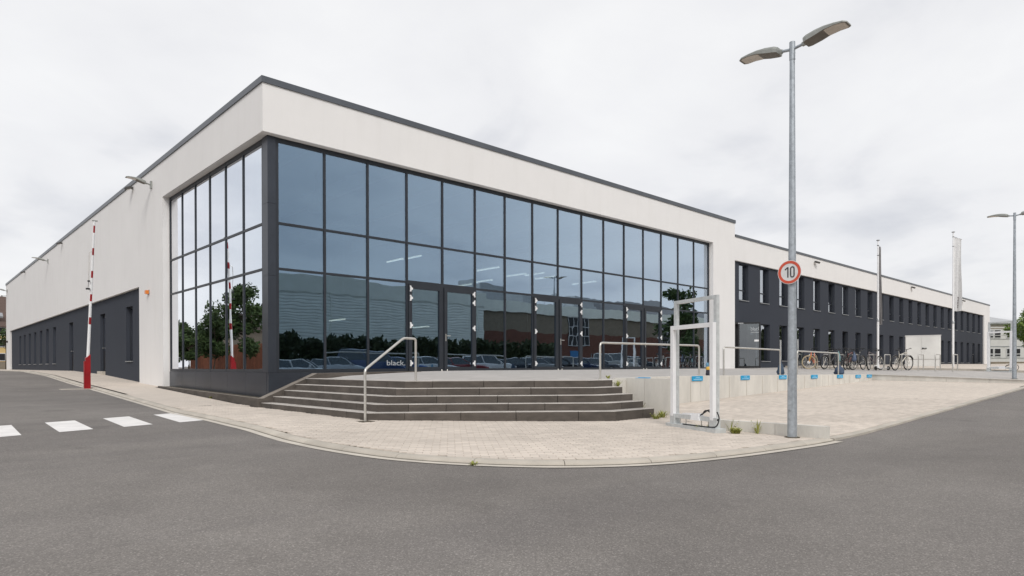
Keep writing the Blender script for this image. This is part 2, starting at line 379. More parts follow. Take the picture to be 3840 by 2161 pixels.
_A[:_n,_n] = 1; _A[:_n,_n+1:] = _X; _A[_n,:_n] = 1; _A[_n+1:,:_n] = _X.T
_w = np.linalg.solve(_A, np.concatenate([_z, [0,0,0]]))
def T(x, y):
    d = np.hypot(_X[:,0]-x, _X[:,1]-y)
    return float(_phi(d)@_w[:_n]+_w[_n]+_w[_n+1]*x+_w[_n+2]*y)

def sheet(name, xs, ys, zf, mat, keep=None, kind='structure'):
    mb = MB(); idx = {}
    for i, x in enumerate(xs):
        for j, y in enumerate(ys):
            idx[i, j] = len(mb.v); mb.v.append((x, y, zf(x, y)))
    for i in range(len(xs)-1):
        for j in range(len(ys)-1):
            if keep and not keep((xs[i]+xs[i+1])/2, (ys[j]+ys[j+1])/2): continue
            mb.f.append((idx[i,j], idx[i+1,j], idx[i+1,j+1], idx[i,j+1])); mb.mi.append(0)
    o = mb.build(name, mat, origin=(0,0,0), smooth=True); tag(o, kind=kind); return o
def frange(a, b, s):
    n = max(1, int(round((b-a)/s))); return [a+(b-a)*i/n for i in range(n+1)]

# asphalt: one sheet to the horizon
gx = [-1500,-500,-200,-100]+frange(-60, -8, 4)+frange(-7, 26, 1)+frange(28, 90, 4)+[120,160,300,700,1800]
gy = [-1500,-500,-200,-100]+frange(-60, -18, 4)+frange(-17, 30, 1)+frange(34, 90, 4)+[120,200,500,1800]
def ground_z(x, y):
    z = road(x, y)
    if x > 0.2 and y > -0.2: z = min(z, -0.35)
    if x > 22: z = min(z, -0.42)
    return z
sheet('road', gx, gy, ground_z, ASPH)

# ---------------------------------------------------------------- kerb line
KP = [(-1.75,60),(-1.75,40),(-1.75,20),(-1.78,12),(-1.8,5),(-1.85,-1),(-2.0,-4),(-2.14,-6.2),(-2.16,-7.6),(-2.05,-8.7),(-1.85,-9.4),(-1.5,-10.05),(-1.0,-10.65),(-.35,-11.1),(.3,-11.35),(1.17,-11.54),(2.1,-11.66),(3.2,-11.77),(3.68,-11.8)]
def catmull(pts, step=0.12):
    out = []
    for i in range(len(pts)-1):
        p0 = Vector(pts[max(i-1,0)]); p1 = Vector(pts[i]); p2 = Vector(pts[i+1]); p3 = Vector(pts[min(i+2,len(pts)-1)])
        k = max(2, int((p2-p1).length/step))
        for j in range(k):
            t = j/k; out.append(0.5*((2*p1)+(p2-p0)*t+(2*p0-5*p1+4*p2-p3)*t*t+(3*p1-p0-3*p2+p3)*t**3))
    out.append(Vector(pts[-1])); return out
KC = catmull(KP)
def arc_resample(c, step):
    L = [0]
    for a, b_ in zip(c, c[1:]): L.append(L[-1]+(b_-a).length)
    n = int(L[-1]/step); res = []; j = 0
    for i in range(n+1):
        s_ = L[-1]*i/n
        while j < len(L)-2 and L[j+1] < s_: j += 1
        t = (s_-L[j])/max(1e-9, L[j+1]-L[j]); res.append(c[j].lerp(c[j+1], t))
    return res
KC = arc_resample(KC, 0.1)
def knorm(i):
    d = KC[min(i+1,len(KC)-1)]-KC[max(i-1,0)]; return Vector((d.y, -d.x)).normalized()   # points to the right of travel
side = 1 if (knorm(len(KC)-20).y < 0) else -1
def koff(i, o): return KC[i]+knorm(i)*side*o
kerb = bpy.data.objects.new('kerb', None); COL.objects.link(kerb); tag(kerb, 'rounded pale concrete kerb curving round the pavement corner', kind='structure')
PROF = [(0.0,-.06),(0.0,.006),(.05,.006),(.10,.000),(.135,-.016),(.15,-.045),(.15,-.10)]
per = 10; k = 0
while k < len(KC)-1:
    e = min(k+per, len(KC)-1); mb = MB()
    ids = list(range(k, e+1)); m = len(PROF)
    for q, i in enumerate(ids):
        i0 = i; pt = KC[i]
        sh = 0.004 if q == 0 else (-0.004 if q == len(ids)-1 else 0)
        tdir = (KC[min(i+1,len(KC)-1)]-KC[max(i-1,0)]).normalized()
        fade = 1.0 if pt.x < 2.4 else max(0.35, 1-(pt.x-2.4)/2.0)
        for o_, dz in PROF:
            w = pt+knorm(i)*side*o_+tdir*sh
            mb.v.append((w.x, w.y, P(pt.x, pt.y)+dz*(fade if dz < 0 and dz > -.09 else 1)))
    for q in range(len(ids)-1):
        for j in range(m-1):
            mb.f.append((q*m+j, q*m+j+1, (q+1)*m+j+1, (q+1)*m+j)); mb.mi.append(0)
    for base in (0, (len(ids)-1)*m):
        mb.f.append(tuple(range(base, base+m))); mb.mi.append(0)
    mb.build('kerb_stone', KERB, kerb, smooth=True); k = e
mb = MB()
for i in range(len(KC)):
    a = koff(i, .152); b_ = koff(i, .29)
    mb.v += [(a.x, a.y, road(KC[i].x, KC[i].y)+.004), (b_.x, b_.y, road(KC[i].x, KC[i].y)+.006)]
for i in range(len(KC)-1): mb.f.append((2*i, 2*i+1, 2*i+3, 2*i+2)); mb.mi.append(0)
gut = mb.build('gutter_strip', GUTTER, origin=(0,0,0)); tag(gut, kind='structure')
for o0, o1, dz, nm_ in ((-.024, -.002, .001, 'kerb_back_joint'), (.146, .160, None, 'kerb_foot_shade')):  # foot strip paints in the shade line under the kerb face
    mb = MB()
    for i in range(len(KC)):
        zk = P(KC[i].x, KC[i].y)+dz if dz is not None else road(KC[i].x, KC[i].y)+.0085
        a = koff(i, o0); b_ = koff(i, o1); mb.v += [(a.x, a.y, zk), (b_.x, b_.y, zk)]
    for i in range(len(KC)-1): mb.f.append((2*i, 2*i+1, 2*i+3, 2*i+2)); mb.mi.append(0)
    tag(mb.build(nm_, SOIL_SHADE, origin=(0,0,0)), kind='structure')
# flush kerb along the forecourt
mb = MB()
xs = frange(3.7, 22.0, 1.0)
for a, b_ in zip(xs, xs[1:]):
    ya = -11.86+.008*(a-3.7); yb = -11.86+.008*(b_-3.7)
    p4 = [(a+.004,ya-.10),(b_-.004,yb-.10),(b_-.004,yb+.05),(a+.004,ya+.05)]
    mb.prism(p4, lambda x, y: P(x, y)-.15, lambda x, y: P(x, y)+.002)
fk = mb.build('flush_kerb', KERB, origin=(0,0,0)); tag(fk, kind='structure')

# ---------------------------------------------------------------- pavement (bed + pavers)
SZ0, SH, SXL, ST, SYC, SYC1, SXR, SXR1, SYR, STR, SXE = -.175, .143, 1.043, .286, -4.569, .11, 4.042, .115, -6.885, .269, 4.86
def step_edge(i):
    return [(SXL-ST*i, -.10), (SXL-ST*i, SYC-SYC1*i), (SXR-SXR1*i, SYR-STR*i), (SXE, SYR-STR*i)]
S4 = step_edge(4)
def inside_poly(x, y, poly):
    c = False; j = len(poly)-1
    for i in range(len(poly)):
        xi, yi = poly[i]; xj, yj = poly[j]
        if (yi > y) != (yj > y) and x < (xj-xi)*(y-yi)/(yj-yi)+xi: c = not c
        j = i
    return c
kin = [(koff(i, -.06).x, koff(i, -.06).y) for i in range(0, len(KC), 5)]
kin.append((KC[-1].x, KC[-1].y))
REG_A = kin+[(3.6,-11.8),(3.6,-10.0),(5.35,-8.1),(5.35,-6.8),(SXE-.05,-6.8)]+[S4[3],S4[2],S4[1],(S4[0][0],-.1),(-.2,0.0),(-.2,8.6),(0.1,8.6),(0.1,60)]
REG_B = [(3.67,-11.81),(22,-11.66),(22,-6.5),(5.5,-6.5),(5.5,-8.1),(5.35,-8.12),(3.67,-10.05)]
bedx = frange(-2.6, 23, .4)
# bed sheets (follow the surface, just below the paver tops; beyond the built pavers the paving pattern takes over)
def bed(name, reg, mat, zoff, keepf):
    # triangulated polygon on a fine grid, clipped by cell centre; edges are hidden by kerbs and walls
    xs = frange(min(p[0] for p in reg)-.05, max(p[0] for p in reg)+.05, .12)
    ys = frange(min(p[1] for p in reg)-.05, min(60, max(p[1] for p in reg)+.05), .12 if max(p[1] for p in reg) < 20 else .3)
    return sheet(name, xs, ys, lambda x, y: P(x, y)+zoff, mat, lambda x, y: inside_poly(x, y, reg) and keepf(x, y))
pav_near = bed('pavement', REG_A, BED, -.007, lambda x, y: y <= 1.0)
bed('pavement_strip', REG_A, PAVFAR, -.002, lambda x, y: y > 1.0)
fore_near = bed('forecourt', REG_B, BED, -.007, lambda x, y: x < 13.0)
bed('forecourt_far_paving', REG_B, PAVFAR, -.002, lambda x, y: x >= 13.0)

def paver_quads(reg, ud, keepf, L=.20, Wd=.10):
    u = Vector(ud).normalized(); v = Vector((-u.y, u.x)); res = []
    cx = np.array([(p[0]*u.x+p[1]*u.y, p[0]*v.x+p[1]*v.y) for p in reg]); a0, b0 = cx.min(0); a1, b1 = cx.max(0)
    for r in range(int((b1-b0)/Wd)+2):
        for c_ in range(int((a1-a0)/L)+2):
            a = a0+(c_+(0.5 if r % 2 else 0))*L; b_ = b0+r*Wd
            p = u*a+v*b_
            if inside_poly(p.x, p.y, reg) and keepf(p.x, p.y): res.append((p.x, p.y))
    return res, u, v
def paver_verts(px, py, u, v, L=.20, Wd=.10, g=.0035, bev=.006):
    hl, hw = L/2-g, Wd/2-g; zc = P(px, py); o = []
    dz = random.uniform(-.0015, .0015); tu = random.uniform(-.006, .006); tv = random.uniform(-.012, .012)
    sl = (P(px+u.x*.1, py+u.y*.1)-P(px-u.x*.1, py-u.y*.1))/.2; sv = (P(px+v.x*.1, py+v.y*.1)-P(px-v.x*.1, py-v.y*.1))/.2
    for hx, hy, z in ((hl, hw, -.02), (hl, hw, -.004), (hl-bev, hw-bev, 0)):
        for sx, sy in ((-1,-1),(1,-1),(1,1),(-1,1)):
            q = Vector((px, py))+u*hx*sx+v*hy*sy
            o.append((q.x, q.y, zc+z+dz+sx*hx*(tu+sl)+sy*hy*(tv+sv)))
    return o
PF = [(8,9,10,11)]+[(a*4+i, a*4+(i+1) % 4, (a+1)*4+(i+1) % 4, (a+1)*4+i) for a in (0,1) for i in range(4)]
camxy = Vector((-6.44, -15.76))
def lay_pavers(reg, ud, keepf, parent):
    qs, u, v = paver_quads(reg, ud, keepf)
    qs.sort(key=lambda p: (p[0]-camxy.x)**2+(p[1]-camxy.y)**2)
    # shared mesh for the 300 that show largest
    m0 = None
    for i, (px, py) in enumerate(qs[:300]):
        mb = MB(); mb.add(paver_verts(px, py, u, v), PF)
        if m0 is None:
            # level paver centred on its own origin, shared by all
            w = MB(); random.seed(1)
            o = []
            for hx, hy, z in ((.0965,.0465,-.02),(.0965,.0465,-.004),(.0905,.0405,0)):
                for sx, sy in ((-1,-1),(1,-1),(1,1),(-1,1)): o.append((hx*sx, hy*sy, z))
            w.add(o, PF); m0 = w.mesh('paver', PAVER)
        ob = bpy.data.objects.new('paver', m0); COL.objects.link(ob); ob.parent = parent
        sl = (P(px+u.x*.1, py+u.y*.1)-P(px-u.x*.1, py-u.y*.1))/.2; sv = (P(px+v.x*.1, py+v.y*.1)-P(px-v.x*.1, py-v.y*.1))/.2
        X = Vector((u.x, u.y, sl+random.uniform(-.004,.004))).normalized(); Yv = Vector((v.x, v.y, sv+random.uniform(-.010,.010))).normalized(); Z = X.cross(Yv).normalized(); Yv = Z.cross(X)
        ob.matrix_local = Matrix(((X.x,Yv.x,Z.x,px),(X.y,Yv.y,Z.y,py),(X.z,Yv.z,Z.z,P(px,py)+random.uniform(-.0012,.0012)),(0,0,0,1)))
    mb = MB()
    for px, py in qs[300:]: mb.add(paver_verts(px, py, u, v), PF)
    if mb.v: tag(mb.build('paver_field', PAVER, parent), kind='stuff')
lay_pavers(REG_A, (.79, -.61), lambda x, y: y < 1.0, pav_near)
lay_pavers(REG_B, (1, 0), lambda x, y: x < 13.0, fore_near)

# zebra blocks
def ground_quad(name, pts, zf, mat, dz, parent=None, nsub=6):
    mb = MB(); a, b_, c_, d = [Vector(p) for p in pts]; N = nsub
    for i in range(N+1):
        for j in range(N+1):
            p = a.lerp(b_, i/N).lerp(d.lerp(c_, i/N), j/N); mb.v.append((p.x, p.y, zf(p.x, p.y)+dz))
    for i in range(N):
        for j in range(N): mb.f.append((i*(N+1)+j, (i+1)*(N+1)+j, (i+1)*(N+1)+j+1, i*(N+1)+j+1)); mb.mi.append(0)
    # a thin edge so that the paint has thickness
    return mb.build(name, mat, parent, origin=(0,0,0) if parent is None else None)
zb = [[(-5.49,-1.4),(-4.98,-1.2),(-5.07,-3.4),(-5.58,-3.6)],[(-4.47,-1.03),(-3.97,-.83),(-4.07,-3.06),(-4.57,-3.26)],[(-3.47,-.66),(-2.96,-.44),(-3.10,-2.76),(-3.60,-2.96)],[(-2.46,-.28),(-1.96,-.06),(-2.13,-2.46),(-2.62,-2.66)]]
zc_ = bpy.data.objects.new('crossing_marking', None); COL.objects.link(zc_); tag(zc_, 'white painted crossing blocks on the asphalt', kind='structure')
for q in zb: ground_quad('paint_block', [(p[0]-.05, p[1]) for p in q], road, PAINT, .005, zc_)

# ---------------------------------------------------------------- terrace
def on_terrace(x, y):
    if y > .25 or x < SXL-.02: return False
    if x <= SXR:
        t = (x-SXL)/(SXR-SXL); return y > SYC+t*(SYR-SYC)
    if x <= 5.4: return y > SYR
    if x <= 22: return y > -6.5
    return y > -11.6
EDGE0 = [Vector(p) for p in ((SXL, .3), (SXL, SYC), (SXR, SYR), (5.4, SYR))]
def seg_dist(p, a, b_):
    t = max(0, min(1, (p-a).dot(b_-a)/(b_-a).length_squared)); return (p-(a+(b_-a)*t)).length
def Tz(x, y):
    d = min(seg_dist(Vector((x, y)), a, b_) for a, b_ in zip(EDGE0, EDGE0[1:])) if x < 10 else 9
    w = max(0, min(1, (d-.42)/.8)); w = w*w*(3-2*w)
    return T(x, y)*w+(SZ0-.005)*(1-w)
tx = frange(1.0, 8, .12)+frange(8.4, 30, .5)[0:]+frange(32, 92, 3)
ty = frange(-11.6, -7.0, .6)+frange(-6.9, .24, .12)
sheet('terrace', tx, ty, Tz, TERR, lambda x, y: on_terrace(x-.06 if x < 5.4 else x, y-.06 if x < 5.4 else y) and not (x > 5.4 and x < 22 and y < -6.42))
# raised pale walkway in front of the office wing, beyond the cycle stands
wk = MB()
ws = frange(-11.6, -.05, 1.0)
for a, b_ in zip(ws, ws[1:]):
    wk.prism([(28.6,a),(28.75,a),(28.75,b_),(28.6,b_)], lambda x, y: Tz(x, y)-.1, lambda x, y: Tz(x, y)+.09)
tag(wk.build('walkway_kerb', KERB, origin=(0,0,0)), kind='structure')
sheet('walkway', frange(28.74, 92, 2.5), frange(-11.6, -.02, 1.2), lambda x, y: Tz(x, y)+.085, PAVFAR)
# lawn beyond
sheet('lawn', [92,100,120,150,200,400], [-200,-80,-40,-12,0,20,50,100,200], lambda x, y: .16+.004*max(0, min(x-92, 40)), LAWN)

# ---------------------------------------------------------------- entrance steps
steps = thing('entrance_steps', (1.6, -5.4, -.9), 'wide dark grey concrete steps with pale treads wrapping the terrace corner', 'steps')
def lerp2(a, b_, t): return (a[0]+(b_[0]-a[0])*t, a[1]+(b_[1]-a[1])*t)
for i in range(5):
    o = step_edge(i)
    if i == 0:
        inn = [(SXL+.42, -.10), (SXL+.42, SYC+.17), (SXR+.17, SYR+.42), (SXE, SYR+.42)]
    else:
        inn = step_edge(i-1); inn = [(inn[0][0]+.03, inn[0][1]), (inn[1][0]+.03, inn[1][1]+.012), (inn[2][0]+.012, inn[2][1]+.03), (inn[3][0], inn[3][1]+.03)]
    zt = SZ0-SH*i
    for s_ in range(3):
        a, b_ = o[s_], o[s_+1]; ai, bi = inn[s_], inn[s_+1]
        L = math.hypot(b_[0]-a[0], b_[1]-a[1]); cuts = [0]
        st = random.uniform(.35, 1.0)
        while st < L-.25: cuts.append(st/L); st += random.choice([.72, 1.05, 1.05, 1.2])
        cuts.append(1)
        for c0, c1 in zip(cuts, cuts[1:]):
            g = .005/L; c0 = c0+(g if c0 > 0 else 0); c1 = c1-(g if c1 < 1 else 0)
            q = [lerp2(a, b_, c0), lerp2(a, b_, c1), lerp2(ai, bi, c1), lerp2(ai, bi, c0)]
            zb_ = zt-SH-.03 if i < 4 else zt-SH-.14
            jz = random.uniform(-.001, .001); rec = .010
            mb = MB()
            cen = ((q[0][0]+q[2][0])/2, (q[0][1]+q[2][1])/2)
            # bevelled front nosing: top face set back slightly from the riser
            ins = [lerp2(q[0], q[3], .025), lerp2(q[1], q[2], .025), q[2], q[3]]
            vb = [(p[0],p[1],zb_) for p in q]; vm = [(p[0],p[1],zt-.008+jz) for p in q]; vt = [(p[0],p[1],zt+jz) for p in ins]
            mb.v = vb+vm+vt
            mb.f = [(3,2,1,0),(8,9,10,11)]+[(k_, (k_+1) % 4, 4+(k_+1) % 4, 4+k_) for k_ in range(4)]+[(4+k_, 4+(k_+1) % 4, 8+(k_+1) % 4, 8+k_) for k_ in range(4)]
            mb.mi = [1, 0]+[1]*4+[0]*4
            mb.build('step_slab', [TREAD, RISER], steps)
# core under the steps so that no joint shows light
core = MB()
for i in range(4):
    o = step_edge(i); z1 = SZ0-SH*(i+1)-.035
    core.prism([(o[0][0]+.08,-.11),(o[1][0]+.08,o[1][1]+.06),(o[2][0]+.06,o[2][1]+.08),(SXE-.02,o[3][1]+.08),(SXE-.02,-.11)], -1.1+.01*i, z1)
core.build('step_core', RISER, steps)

# sloping kerb beside the steps, along the corner plinth
st_ = thing('step_side_kerb', (.5, -.05, -.9), 'sloping brown concrete kerb between steps and glass corner plinth', 'kerb')
prof = [(-.05, -.645), (1.36, -.045), (4.6, -.012)]
for (xa, za), (xb, zb_) in zip(prof, prof[1:]):
    n_ = 3
    for k_ in range(n_):
        x0 = xa+(xb-xa)*k_/n_; x1 = xa+(xb-xa)*(k_+1)/n_-.004; z0 = za+(zb_-za)*k_/n_; z1 = za+(zb_-za)*(k_+1)/n_
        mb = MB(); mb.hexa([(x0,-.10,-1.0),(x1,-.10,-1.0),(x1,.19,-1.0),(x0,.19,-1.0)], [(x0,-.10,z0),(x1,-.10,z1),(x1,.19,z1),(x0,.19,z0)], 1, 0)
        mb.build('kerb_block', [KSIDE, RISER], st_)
pl = thing('plinth_kerb', (-.1, 4.2, -.9), 'low brown concrete kerb along the foot of the left glass front', 'kerb')
ys_ = frange(-.10, 8.42, .95)
for a, b_ in zip(ys_, ys_[1:]):
    za = -.645+.13*(a/8.4); zb_ = -.645+.13*(b_/8.4); x0 = -.16 if a >= 0 else -.16
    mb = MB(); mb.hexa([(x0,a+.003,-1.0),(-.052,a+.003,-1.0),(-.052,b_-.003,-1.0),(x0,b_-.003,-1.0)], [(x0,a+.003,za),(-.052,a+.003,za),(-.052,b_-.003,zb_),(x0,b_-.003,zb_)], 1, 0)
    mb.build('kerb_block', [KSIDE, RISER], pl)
mb = MB(); mb.prism([(-.05,.195),(.22,.195),(.22,8.39),(-.05,8.39)], -1.0, lambda x, y: -.66+.13*(y/8.4)); mb.build('gravel_strip', SOIL_SHADE, pl)

# ---------------------------------------------------------------- retaining walls
w1 = thing('retaining_wall', (5.42, -7.3, -.95), 'short pale concrete wall closing off the right end of the steps', 'wall')
for a, b_ in ((-8.1,-7.38),(-7.374,-6.56)):
    mb = MB(); mb.prism([(5.35,a),(5.5,a),(5.5,b_),(5.35,b_)], -1.15, -.147); mb.build('wall_slab', CONC, w1)
w2 = thing('retaining_wall', (13.5, -6.5, -.8), 'long pale concrete slab wall under the railings with blue signs', 'wall')
xs = [5.51]+[6.05+i for i in range(16)]+[22.0]
for a, b_ in zip(xs, xs[1:]):
    for h0, h1 in (((a, (a+b_)/2), ((a+b_)/2, b_)) if b_-a > .7 else ((a, b_),))if False else ((a, b_),):
        mb = MB(); dy = random.uniform(-.004, .004)
        zt_ = lambda x, y: Tz(x, -6.45)+.022
        mb.prism([(h0+.004,-6.55+dy),(h1-.004,-6.55+dy),(h1-.004,-6.40),(h0+.004,-6.40)], lambda x, y: P(x, -6.5)-.25, zt_)
        # vertical shutter groove in the middle of each slab
        o_ = mb.build('wall_slab', CONC, w2)
        if h1-h0 > .7:
            xm = (h0+h1)/2; g = MB(); g.box(xm-.006, xm+.006, -6.556+dy, -6.5505+dy, P(xm,-6.5)-.1, Tz(xm,-6.45)-.01); g.build('groove_strip', KERB, w2)
# kerb on the right side of the forecourt
w3 = thing('side_kerb', (22, -9, -.6), 'low pale kerb at the far side of the forecourt, beside the plaza', 'kerb')
ys_ = frange(-11.75, -6.42, 1.3)
for a, b_ in zip(ys_, ys_[1:]):
    mb = MB(); mb.prism([(22.005,a+.004),(22.14,a+.004),(22.14,b_-.004),(22.005,b_-.004)], lambda x, y: P(21.9, y)-.2, lambda x, y: Tz(22.1, y)+.015); mb.build('kerb_block', CONC, w3)
mb = MB(); mb.prism([(22.145,-11.75),(92,-11.75),(92,-11.6),(22.145,-11.6)], -.9, lambda x, y: Tz(x, -11.6)+.01); mb.build('kerb_edge', CONC, w3)
mb = MB(); mb.prism([(SXE+.005,SYR+.002),(5.345,SYR+.002),(5.345,-6.2),(SXE+.005,-6.2)], -1.1, SZ0-.002); mb.build('step_end_block', CONC, w1)
# low wall beside the lamp post
lw_ = thing('low_wall', (3.6, -10.95, -1.0), 'knee-low pale concrete wall behind the lamp post', 'wall')
for a, b_ in ((-11.9,-11.12),(-11.114,-10.05)):
    mb = MB(); mb.box(3.55, 3.67, a, b_, -1.15, -.785); mb.build('wall_slab', CONC, lw_)

# blue parking signs on the wall
for i, (sx, ext) in enumerate([(8.85,'nearest the white frame'),(11.45,'second from the white frame'),(13.9,'third from the frame, left of lamp post'),(16.32,'under the third railing, right of the lamp post'),(18.59,'at the right post of the third railing'),(20.4,'next to last at the far end'),(21.6,'last one at the far end of the wall')]):
    zc = Tz(sx, -6.45)-.05; hw = .26
    r_ = thing('parking_sign', (sx, -6.57, zc-.06), 'small blue sign on the concrete wall, '+ext, 'sign', 'blue signs along the retaining wall')
    mb = MB(); mb.box(sx-hw, sx+hw, -6.575, -6.562, zc-.062, zc+.062); mb.build('sign_plate', BLUE, r_)
    for zz_, w_, n_ in ((.022, .10, 7), (-.022, .20, 13)):
        mb = MB(); rr_ = random.Random(i*3+n_)
        for k_ in range(n_):
            x0 = sx-w_+2*w_*k_/n_; h_ = rr_.choice([.010,.010,.016]); mb.box(x0, x0+2*w_/n_*.72, -6.5775, -6.5752, zc+zz_-.010, zc+zz_-.010+h_+.006)
        mb.build('lettering', BLUETXT, r_)
r_ = thing('parking_sign', (5.50, -7.25, -.2), 'blue sign on the short end wall beside the steps, seen edge-on from above', 'sign')
mb = MB(); mb.box(5.504, 5.518, -7.42, -7.10, -.20, -.128); mb.build('sign_plate', BLUE, r_)
mb = MB(); mb.box(5.40, 5.502, -7.42, -7.10, -.1465, -.1385); mb.build('bracket', BLUE, r_)

# ---------------------------------------------------------------- main building
HT, HC, HS, T1, T2, REC = 7.213, 7.06, 5.878, 3.736, 2.59, .227
L1, LO, LOP, LL = 23.185, 21.164, 8.388, 53.8
ZL, PL0, PL1 = 3.11, 11.41, 51.3
bld = thing('main_building', (11, 12, -.9), 'white plastered hall with a two-sided glass corner front and dark parapet', 'building')
mb = MB()
mb.box(0, L1, 0, .4, HS, HC); mb.box(LO, L1, 0, .4, -.3, HS)
mb.build('front_wall', WHITE, bld)
mb = MB()
mb.box(0, .4, .4, LL, HS, HC); mb.box(0, .4, LOP, LL, ZL, HS); mb.box(0, .4, LOP, PL0, -1.0, ZL); mb.box(0, .4, PL1, LL, -.5, ZL)
mb.build('side_wall', WHITE, bld)
mb = MB(); mb.box(.4, L1, LL-.4, LL, -.5, HC); mb.box(L1-.4, L1, 0.41, LL-.41, 5.0, HC); mb.build('rear_wall', WHITE, bld)
mb = MB()   # parapet cap, mitred in four lengths
o_ = .035
mb.box(-o_, L1+o_, -o_, .42, HC, HT); mb.build('parapet_cap', CAP, bld)
mb = MB(); mb.box(-o_, .42, .42, LL+o_, HC, HT); mb.build('parapet_cap', CAP, bld)
mb = MB(); mb.box(.41, L1-.41, .41, LL-.41, 6.75, 6.85); mb.build('roof', ROOFM, bld)
# foyer interior
mb = MB(); mb.box(.46, L1-.02, .46, 14, -.2, -.02); mb.build('interior_floor', INFLOOR, bld)
mb = MB(); mb.box(.42, L1-.42, 14, 14.2, -.2, 6.74); mb.box(L1-.4, L1-.02, .42, 13.98, -.2, 4.98); mb.build('interior_wall', INWALL, bld)
mb = MB(); mb.box(.42, L1-.42, .42, 13.99, 6.45, 6.55); mb.build('ceiling', INCEIL, bld)
for k_ in range(8):
    x = 1.6+k_*2.9; mb = MB(); mb.box(x-.1, x+.1, .5, 13.9, 6.0, 6.44); mb.build('roof_beam', LAMPW, bld)
mb = MB(); mb.box(.0, .4, 0, .4, 0, 0)
# ---- curtain wall, front (y = REC) and side (x = REC)
G0, PW = .445, 1.294
mx = [G0+PW*i for i in range(17)]; mx[16] = LO-.04
DOORS = (3, 7, 11)
ZB = -.02
def vbar(axis, c, w, z0, z1, d0=-.014, d1=.12, name='mullion', par=bld):
    mb = MB()
    if axis == 'x': mb.box(c-w/2, c+w/2, REC+d0, REC+d1, z0, z1)
    else: mb.box(REC+d0, REC+d1, c-w/2, c+w/2, z0, z1)
    return mb.build(name, ANTH, par)
def hbar(axis, a, b_, z, h, d0=-.010, d1=.10, name='transom', par=bld):
    mb = MB()
    if axis == 'x': mb.box(a, b_, REC+d0, REC+d1, z-h/2, z+h/2)
    else: mb.box(REC+d0, REC+d1, a, b_, z-h/2, z+h/2)
    return mb.build(name, ANTH, par)
for i, x in enumerate(mx): vbar('x', x, .062 if 0 < i < 16 else .08, ZB, HS-.002)
for i in range(16):
    a, b_ = mx[i]+.031, mx[i+1]-.031
    dr = any(i in (d, d+1) for d in DOORS)
    hbar('x', a, b_, T1, .062); hbar('x', a, b_, HS-.06, .116); 
    hbar('x', a, b_, T2, .062 if not dr else .11)
    if not dr: hbar('x', a, b_, ZB+.04, .085)
    for z0, z1 in ((ZB+.08, T2-.03), (T2+.03, T1-.03), (T1+.03, HS-.115)):
        if dr and z0 < .5: continue
        if dr and abs(z0-T2-.03) < .01: z0 = T2+.055
        mb = MB(); t_ = [REC+.014+random.uniform(-.0035, .0035) for _ in range(4)]; t_[3] = t_[0]+t_[2]-t_[1]
        mb.hexa([(a-.004,t_[0],z0-.004),(b_+.004,t_[1],z0-.004),(b_+.004,t_[1]+.026,z0-.004),(a-.004,t_[0]+.026,z0-.004)], [(a-.004,t_[3],z1+.004),(b_+.004,t_[2],z1+.004),(b_+.004,t_[2]+.026,z1+.004),(a-.004,t_[3]+.026,z1+.004)]); mb.build('pane', GLASS, bld)
def hinge(par, x, z, s_):
    mb = MB()
    mb.box(x-.022, x+.022, REC-.085, REC-.055, z-.055, z+.055)
    mb.box(x+s_*.022 if s_ > 0 else x-.062, x+.062 if s_ > 0 else x-.022, REC-.085, REC-.055, z-.03, z+.03)
    mb.box(x-.030 if s_ > 0 else x-.004, x+.004 if s_ > 0 else x+.030, REC-.086, REC-.054, z-.085, z-.056); mb.box(x-.030 if s_ > 0 else x-.004, x+.004 if s_ > 0 else x+.030, REC-.086, REC-.054, z+.056, z+.085)
    mb.build('hinge', HWHITE, par)
for d in DOORS:
    for leaf in (0, 1):
        a, b_ = mx[d+leaf]+.034, mx[d+leaf+1]-.034
        z0, z1 = ZB+.01, T2-.058; fw = .115
        mb = MB(); y0, y1 = REC-.045, REC+.05
        mb.box(a, a+fw, y0, y1, z0, z1); mb.box(b_-fw, b_, y0, y1, z0, z1); mb.box(a+fw, b_-fw, y0, y1, z0, z0+.12); mb.box(a+fw, b_-fw, y0, y1, z1-.12, z1)
        df = mb.build('door', ANTH, bld)
        mb = MB(); mb.box(a+fw-.004, b_-fw+.004, REC+.0, REC+.026, z0+.116, z1-.116); mb.build('pane', GLASS, df)
        hx = a+.055 if leaf == 0 else b_-.055
        for hz in (.22, 1.33, 2.13, 2.40): hinge(df, hx, hz, 1 if leaf == 0 else -1)
        if leaf == 1:
            mb = MB(); mb.tube([(a+.05, REC-.046, 1.06), (a+.05, REC-.10, 1.06), (a+.19, REC-.10, 1.06)], .011, 8); mb.box(a+.035, a+.065, REC-.054, REC-.046, .90, 1.12); mb.build('handle', STEEL, df)
        mb = MB(); sx_ = b_-.07 if leaf == 0 else a+.07
        mb.lathe([(.022, 0), (.022, .02), (.014, .05)], 10, (sx_, REC-.09, ZB+.005)); mb.build('door_stop', STEEL, df)
# side glass
ny = 6; y0_, y1_ = .56, LOP-.04
my = [y0_+(y1_-y0_)*i/ny for i in range(ny+1)]
for i, y in enumerate(my): vbar('y', y, .056 if 0 < i < ny else .08, ZB, HS-.002)
for i in range(ny):
    a, b_ = my[i]+.031, my[i+1]-.031
    for z, h in ((T1, .062), (T2, .062), (HS-.06, .116), (ZB+.04, .085)): hbar('y', a, b_, z, h)
    for z0, z1 in ((ZB+.08, T2-.03), (T2+.03, T1-.03), (T1+.03, HS-.115)):
        mb = MB(); x0 = REC+.012+random.uniform(-.001, .001); mb.box(x0, x0+.026, a-.004, b_+.004, z0-.004, z1+.004); mb.build('pane', GLASS, bld)
